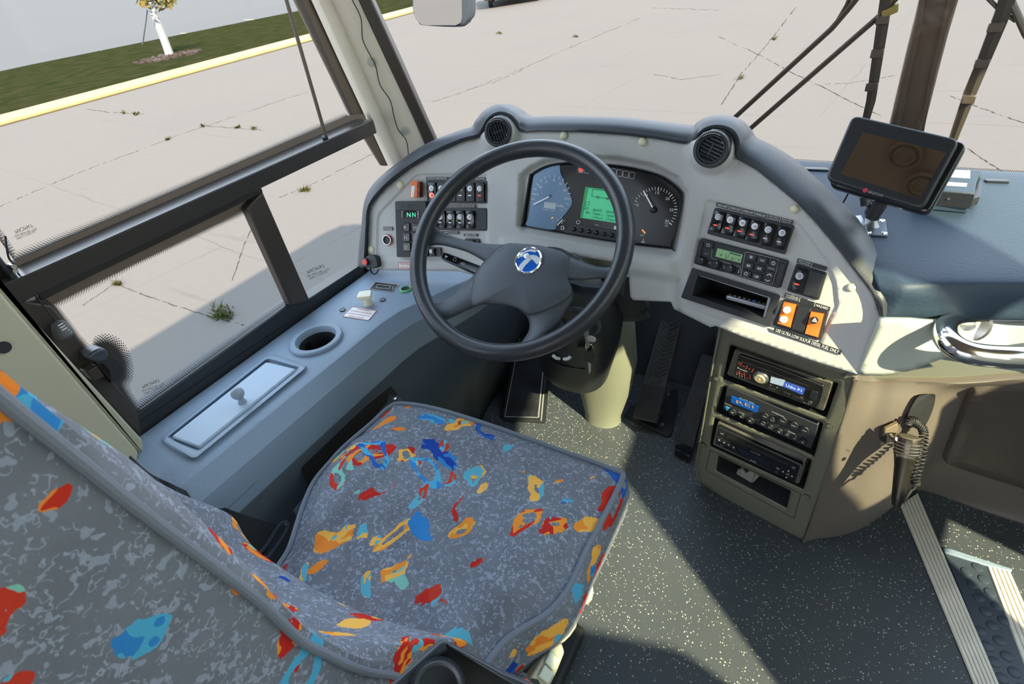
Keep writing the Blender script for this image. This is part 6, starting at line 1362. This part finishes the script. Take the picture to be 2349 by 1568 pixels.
b = MB(); b.tube([DT.at(2000, 500, .045), FMo.at(2040, 420, -.03)], .01, 10); b.build('stem', 'black', t, smooth=True)
t = empty('cable_block', 'small silver block behind the padded dash edge beside the monitor mount', 'block', DT.at(1972, 510))
b = MB(); b.pp(DT, quad(1958, 494, 1976, 492, 1986, 508, 1970, 513), .018, 0); b.build('block', 'silver', t, bevel=.002)
b = MB(); b.tube([DT.at(1953, 432, .03), DT.at(1945, 445, .02), DT.at(1932, 468, .004)], .0018, 6); tag(b.build('antenna_lead', 'black', smooth=True), 'thin black lead standing on the dash top left of the monitor', 'cable')
# box behind the monitor
Fb = HZ(zt + .04); t = empty('black_box', 'black electronics box with two white labels on the dash top behind the monitor', 'box', DT.at(2190, 470))
b = MB(); b.pp(Fb, [(2120, 381), (2198, 386), (2258, 393), (2252, 405), (2243, 404), (2236, 442), (2165, 437), (2110, 432)], 0, -.039); b.build('case', 'dashtop', t, bevel=.002)
fbf = Fr(V((-.1, -1, 0)), Fb.at(2200, 440)); b = MB(); b.pp(fbf, quad(2150, 440, 2234, 446, 2224, 478, 2142, 470), .0016, -.001); b.m = 1; b.disc(fbf, 2176, 455, 2.6, .003, 0); b.build('front_cover', ['black', 'steel'], t)
b = MB(); b.pp(Fb, quad(2186, 389, 2226, 391, 2225, 408, 2180, 405), .001, 0); b.m = 1; b.text(Fb, 'TRACK', (2190, 397), (2218, 399), 5, .0013); b.build('label', ['white', 'led_blue'], t)
b = MB(); b.pp(Fb, quad(2172, 417, 2219, 420, 2217, 427, 2168, 424), .001, 0); b.m = 1; b.text(Fb, 'C-1134', (2214, 424), (2178, 420), 4, .0013); b.build('label', ['white', 'rubber'], t)
b = MB(); b.pp(DT, quad(2238, 418, 2250, 410, 2249, 450, 2232, 455), .02, .004); b.build('side_bracket', 'black', t, bevel=.001)
# ------------------------------------------------------------------ driver seat
t = empty('driver_seat', 'driver seat in grey fabric with colourful brush stroke pattern', 'seat', (-.51, .35, 0)); seat = t
S = HZ(.55)
spx = [(919, 926), (1000, 938), (1130, 978), (1280, 1032), (1395, 1073), (1424, 1084), (1428, 1096), (1409, 1138), (1375, 1205), (1341, 1270), (1303, 1351), (1256, 1407), (1188, 1449), (1140, 1490)]
spl = [(626, 1334), (664, 1258), (692, 1172), (719, 1108), (756, 1062), (792, 1023), (856, 968), (890, 937)]
O3 = [S.at(*p) for p in spx] + [V((-.31, .14, .55)), V((-.42, .09, .55)), V((-.58, .09, .55))] + [S.at(*p) for p in spl]
O3 = catmull(O3, 4, True)
pl = [(p.x * 1000, p.y * 1000) for p in O3]
def sh(x, y):
    d = sdist(pl, x * 1000, y * 1000) / 1000; h = .016 * sstep(0, .05, d)
    cx = abs(x + .51 - .02 * (y - .3)); h += .012 * sstep(.11, .17, cx) * sstep(.0, .05, d) * (1 - sstep(.42, .52, y))
    h -= .005 * math.exp(-((cx - .14) / .006) ** 2) * (1 - sstep(.40, .5, y)) + .004 * math.exp(-((y - .47 - .06 * cx) / .006) ** 2)
    h += .02 * math.exp(-((y - .42) / .09) ** 2) * sstep(0, .08, d) * .5 - .02 * sstep(.5, .62, y) * 0
    h += .0025 * math.sin(x * 70 + y * 20) * sstep(0, .08, d) * math.sin(y * 38 - x * 25)
    return h
pts = [V((x / 1000, y / 1000)) for x, y in pl]; n = len(pts)
y = .05
while y < .66:
    x = -.85
    while x < -.18:
        if sdist(pl, x * 1000, y * 1000) > 5: pts.append(V((x, y)))
        x += .011
    y += .011
r = delaunay_2d_cdt(pts, [(i, (i + 1) % n) for i in range(n)], [], 1, .00001)
b = MB(); b.add([V((p.x, p.y, .55 + sh(p.x, p.y))) for p in r[0]], [list(f) for f in r[2]])
cen = V((-.51, .35, .55)); rows = []
for dz, o_ in ((0, 0), (-.02, .008), (-.06, .013), (-.10, .008), (-.125, -.008)):
    rows.append([p + (p - cen).normalized() * o_ + V((0, 0, dz)) for p in O3])
b.loft(rows, True); b.build('seat_cushion', 'fabric', t, smooth=True, auto=60)
b = MB(); b.tube([p + V((0, 0, .001)) for p in O3], .0052, 8, True); b.build('cushion_piping', 'piping', t, smooth=True)
b = MB(); b.box((-.51, .33, .405), .44, .46, .05); b.build('seat_pan', 'black', t, bevel=.01)
b = MB(); b.box((-.51, .33, .2), .26, .30, .36); b.box((-.51, .33, .02), .4, .42, .035); b.build('pedestal', 'rubber', t, bevel=.01)
b = MB(); b.tube([V((-.74, .36 + .1 * math.cos(a * .26), .40 + .1 * math.sin(a * .26))) for a in range(24)], .008, 8, True, up=(1, 0, 0)); b.build('adjuster_wheel', 'darkside', t, smooth=True)
# backrest
ZS = (.54, .57, .60, .63, .66, .70, .745, .79, .84, .884, .961, 1.019, 1.103, 1.164, 1.207, 1.26, 1.32)
yp = (.155, .16, .160, .145, .132, .120, .103, .090, .079, .070, .064, .0565, .045, .038, .033, .028, .02)
yf = (.200, .212, .216, .210, .196, .158, .124, .102, .091, .085, .080, .076, .066, .053, .044, .036, .026)
xf = (-.30, -.288, -.285, -.290, -.305, -.335, -.350, -.355, -.36, -.363, -.366, -.368, -.37, -.372, -.373, -.374, -.375)
yl = (.15, .158, .165, .172, .178, .178, .163, .145, .13, .12, .100, .088, .07, .058, .05, .04, .03)
rows = []; pip = []; pipl = []
for z, a, f_, x_, l_ in zip(ZS, yp, yf, xf, yl):
    xr = min(-.33, -.33) if z > .66 else lerp(-.262, -.325, (z - .54) / .12)
    c_ = f_ - .04
    lp = [(xr - .004, a - .2), (xr + .003, a - .1), (xr, a), (lerp(xr, x_, .35), lerp(a, f_, .6)), (x_, f_), (x_ - .035, f_ - .008), (-.44, lerp(f_, c_, .8)), (-.53, c_), (-.63, lerp(l_, c_, .7)), (-.69, l_ - .006), (-.715, l_), (-.74, lerp(a, l_, .6)), (-.748, a), (-.745, a - .1), (-.72, a - .19), (-.53, a - .22), (-.40, a - .22)]
    rows.append([V((x, y, z)) for x, y in lp]); pip.append(V((xr + .001, a, z))); pipl.append(V((-.748, a, z)))
rows = [catmull(r_, 3, True) for r_ in rows]; tr = [catmull([r_[i] for r_ in rows], 3) for i in range(len(rows[0]))]
fine = [[c_[j] for c_ in tr] for j in range(len(tr[0]))]
b = MB(); b.loft(fine, True, True); b.build('backrest', 'fabric', t, smooth=True, auto=70)
b = MB(); b.tube(catmull(pip, 4), .0042, 10); b.build('backrest_piping', 'piping', t, smooth=True)
b = MB(); b.tube(catmull(pipl, 4), .0042, 10); b.build('backrest_piping', 'piping', t, smooth=True)
# beige adjustment levers and switch pad on the right flank
FSd = Fr((.85, 0, .5), (-.222, .38, .425))
for q in ([(1392, 1222), (1405, 1222), (1408, 1250), (1394, 1262), (1385, 1250)], [(1348, 1340), (1362, 1342), (1360, 1376), (1340, 1388), (1336, 1370)], [(1308, 1400), (1330, 1400), (1322, 1440), (1296, 1472), (1282, 1470), (1296, 1440)]):
    b = MB(); b.pp(FSd, sm(q, 2, True), .008, -.02); b.build('adjustment_lever', 'beige', t, bevel=.004, seg=3)
def Ze(x, y): return (900 + x * .19157, 1430 + y * .19157)
FSp = Fr((.7, .1, .7), (-.215, .31, .43))
b = MB(); b.pp(FSp, [Ze(*p) for p in ((1990, 190), (2045, 250), (2072, 340), (1985, 560), (1890, 760), (1650, 800), (1580, 780), (1800, 420))], .004, -.02); pad_ = b.build('switch_pad', 'silver', t, bevel=.004, seg=3)
pad_.data.materials[0] = MATS['beige']
for q in (((1905, 312), (2010, 430), (1945, 565), (1832, 462)), ((1830, 482), (1938, 592), (1878, 715), (1762, 620))):
    b = MB(); b.pp(FSp, rrect([Ze(*p) for p in q], 4, .15), .010, .003); b.build('rocker_button', M('button_ivory', (.58, .62, .52), .4).name, pad_, bevel=.002, seg=3)
# buckle
FBu = Fr((.6, -.2, .75), at_depth(1208, 1555, .62)); tb_ = empty('belt_buckle', 'black seat belt buckle with red release button at the bottom edge', 'buckle', FBu.at(1208, 1560))
b = MB(); b.pp(FBu, [Ze(*p) for p in ((1515, 630), (1560, 585), (1610, 590), (1700, 720), (1760, 840), (1640, 860), (1560, 760))], .006, -.012); b.build('housing', 'black', tb_, bevel=.002)
b = MB(); b.pp(FBu, [Ze(*p) for p in ((1600, 645), (1690, 730), (1720, 800), (1660, 790), (1590, 680))], .008, .004); b.build('release_button', M('buckle_red', (.7, .06, .05), .35).name, tb_, bevel=.001)
b = MB(); b.tube([FBu.at(1225, 1575, -.01), V((-.30, .22, .43))], .009, 8); b.build('stalk', 'black', tb_, smooth=True)
# folded armrest joint in the foreground
FAr = Fr((.42, -.3, .85), at_depth(1060, 1530, .50)); t2 = empty('armrest_joint', 'black plastic armrest joint with knurled ring at the bottom edge', 'armrest', FAr.at(1050, 1560))
b = MB(); b.pp(FAr, [Ze(*p) for p in ((20, 780), (560, 280), (620, 235), (700, 255), (1320, 600), (1360, 640), (1900, 980), (400, 1400))], -.016, -.03); b.build('base', 'rubber', t2)
M('arm_plastic', (.04, .048, .06), .35)
b = MB(); b.tube([FAr.at(*Ze(-20, 820), -.006), FAr.at(*Ze(590, 275), -.006), FAr.at(*Ze(640, 250), -.006)], .0055, 12); b.build('left_rail', 'arm_plastic', t2, smooth=True)
b = MB(); b.pp(FAr, [Ze(*p) for p in ((640, 232), (705, 250), (1330, 590), (1650, 720), (2000, 900), (1900, 980), (1290, 640), (690, 285))], .0, -.028); b.build('right_rail', 'arm_plastic', t2, bevel=.002)
c = FAr.at(*Ze(545, 770), .0); k_ = FAr.depth(*Ze(545, 770)) / FPX
b = MB(); b.lathe(c, FAr.n, [(60 * k_, -.012), (60 * k_, .004), (54 * k_, .008), (47 * k_, .006), (42 * k_, -.006), (.001, -.008)], 48, cap=False); kr = b.build('adjuster_ring', 'arm_plastic', t2, smooth=True)
b = MB()
for i in range(64): a = 6.2832 * i / 64; u_ = FAr.u * math.cos(a) + FAr.v * math.sin(a); b.box(c + u_ * (60 * k_), .0022, .0015, .012, u=u_, v=FAr.n.cross(u_))
tag(b.build('knurling', 'arm_plastic', kr), kind='stuff')
# seat belt
t3 = empty('seat_belt', 'black seat belt webbing with metal tongue left of the seat cushion', 'seat belt', (-.83, .26, .45))
def bp(px, py, z): return HZ(z).at(px, py)
rowsb = [[bp(300, 1045, .80), bp(270, 1120, .78)], [bp(345, 1085, .66), bp(330, 1180, .66)], [bp(400, 1112, .652), bp(420, 1200, .62)], [bp(470, 1145, .60), bp(480, 1230, .57)], [bp(560, 1180, .53), bp(550, 1252, .50)], [bp(641, 1206, .47), bp(600, 1282, .46)]]
b = MB(); b.loft([catmull([r_[k] for r_ in rowsb], 5) for k in (0, 1)]); b.build('webbing', 'webbing', t3, smooth=True, solid=.0015)
b = MB(); b.tube(catmull([bp(592, 1292, .465), bp(586, 1282, .47), bp(612, 1250, .475), bp(638, 1210, .485), bp(652, 1198, .485), bp(662, 1204, .48), (bp(655, 1222, .475)), bp(630, 1260, .47), bp(598, 1298, .462)], 4), .0045, 8); b.build('tongue', 'arm_plastic', t3, smooth=True)
b = MB(); b.tube([bp(578, 1316, .42), bp(632, 1321, .42)], .004, 8); tag(b.build('belt_rod', 'arm_plastic', smooth=True), 'thin dark rod between the backrest and the cushion, below the belt', 'rod')
# rail end beside the seat front
FRl = HZ(.50); t4 = empty('seat_rail', 'dark seat rail end with silver screw left of the front seat corner', 'rail', FRl.at(905, 915))
b = MB(); b.pp(FRl, [(893, 903), (922, 911), (918, 928), (900, 945), (800, 1050), (690, 1180), (670, 1170), (780, 1040), (885, 925)], .0, -.03); b.build('rail', 'darkside', t4, bevel=.002)
b = MB(); c = FRl.at(906, 914, .0); b.lathe(c, (0, 0, 1), [(.006, 0), (.006, .003), (.002, .004)], 12); b.build('screw', 'chrome', t4, smooth=True)
# ------------------------------------------------------------------ window latch and pull cord
def Zl(x, y): return (x * .19776, 590 + y * .19776)
t = empty('window_latch', 'black window latch lever in the rear lower corner of the side window', 'latch', WLF.at(240, 830))
b = MB(); b.pp(WLF, [Zl(*p) for p in ((1000, 1330), (1130, 1250), (1220, 1380), (1100, 1440))], .05, .02); b.build('bracket', 'frame', t, bevel=.002)
b = MB(); rows = []
P1 = [Zl(*p) for p in ((1120, 1180), (1250, 1140), (1370, 1190), (1435, 1290), (1400, 1410), (1290, 1455))]; P2 = [Zl(*p) for p in ((1110, 1230), (1200, 1230), (1260, 1290), (1290, 1370), (1290, 1450), (1280, 1455))]
for h in (.02, .05, .058): rows.append([WLF.at(x, y, h) for x, y in P1 + P2[::-1]])
b.loft(rows, True, True); b.build('hook', 'black', t, bevel=.004, seg=3)
b = MB(); b.pp(WLF, sm([Zl(*p) for p in ((1020, 1160), (1100, 1085), (1190, 1055), (1240, 1080), (1260, 1130), (1230, 1190), (1130, 1215))], 3, True), .066, .03); th = b.build('thumb_piece', 'arm_plastic', t, bevel=.005, seg=3)
b = MB(); b.line(WLF.moved(.0665), [Zl(1155 + 20 * math.cos(a), 1120 + 14 * math.sin(a)) for a in range(6)], .9, 0, True); b.build('symbol', 'rubber', th)
t = empty('blind_cord', 'thin dark pull cord with ribbed grey grip beside the rear window edge', 'cord', WLF.at(150, 760))
b = MB(); b.tube([WLF.at(x, y, .045) for x, y in sm([Zl(*p) for p in ((60, -250), (100, 0), (180, 90), (200, 170), (330, 340), (500, 560), (650, 745))], 5)], .0016, 6); b.build('cord', 'black', t, smooth=True)
b = MB(); rows = []
P = [(650, 735), (720, 800), (790, 880), (830, 930)]
A = WLF.at(*Zl(655, 735), .045); B_ = WLF.at(*Zl(770, 930), .045); b.lathe(A, B_ - A, [(.003, 0), (.011, .006), (.014, .016), (.015, (B_ - A).length * .8), (.009, (B_ - A).length)], 20); gp = b.build('grip', M('grip_grey', (.1, .1, .11), .45).name, t, smooth=True)
for k in range(5):
    x, y = Zl(700 + 24 * k, 775 + 26 * k); b = MB(); b.tube([WLF.at(x - 6, y + 4, .057), WLF.at(x + 6, y - 3, .057)], .0016, 6); b.build('rib', 'steel', gp, smooth=True)
t = empty('blind_bracket', 'dark rail bracket with chrome bolts at the rear end of the crossbar', 'bracket', WLF.at(40, 650))
b = MB(); b.pp(WLF, [Zl(*p) for p in ((0, -20), (60, 60), (170, 170), (330, 370), (320, 420), (220, 400), (90, 200), (-40, 40))], .05, .02); b.build('channel', 'black', t, bevel=.002)
b = MB(); b.pp(WLF, [Zl(*p) for p in ((230, 400), (330, 380), (410, 470), (320, 500))], .04, .02); b.m = 1; b.disc(WLF, *Zl(325, 448), 8, .045, .03); b.build('foot', ['frame', 'steel'], t, bevel=.001)
b = MB()
for x, y in ((110, 90), (130, 140)): b.disc(WLF, *Zl(x, y), 5, .062, .045)
b.build('bolt', 'chrome', t, smooth=True)
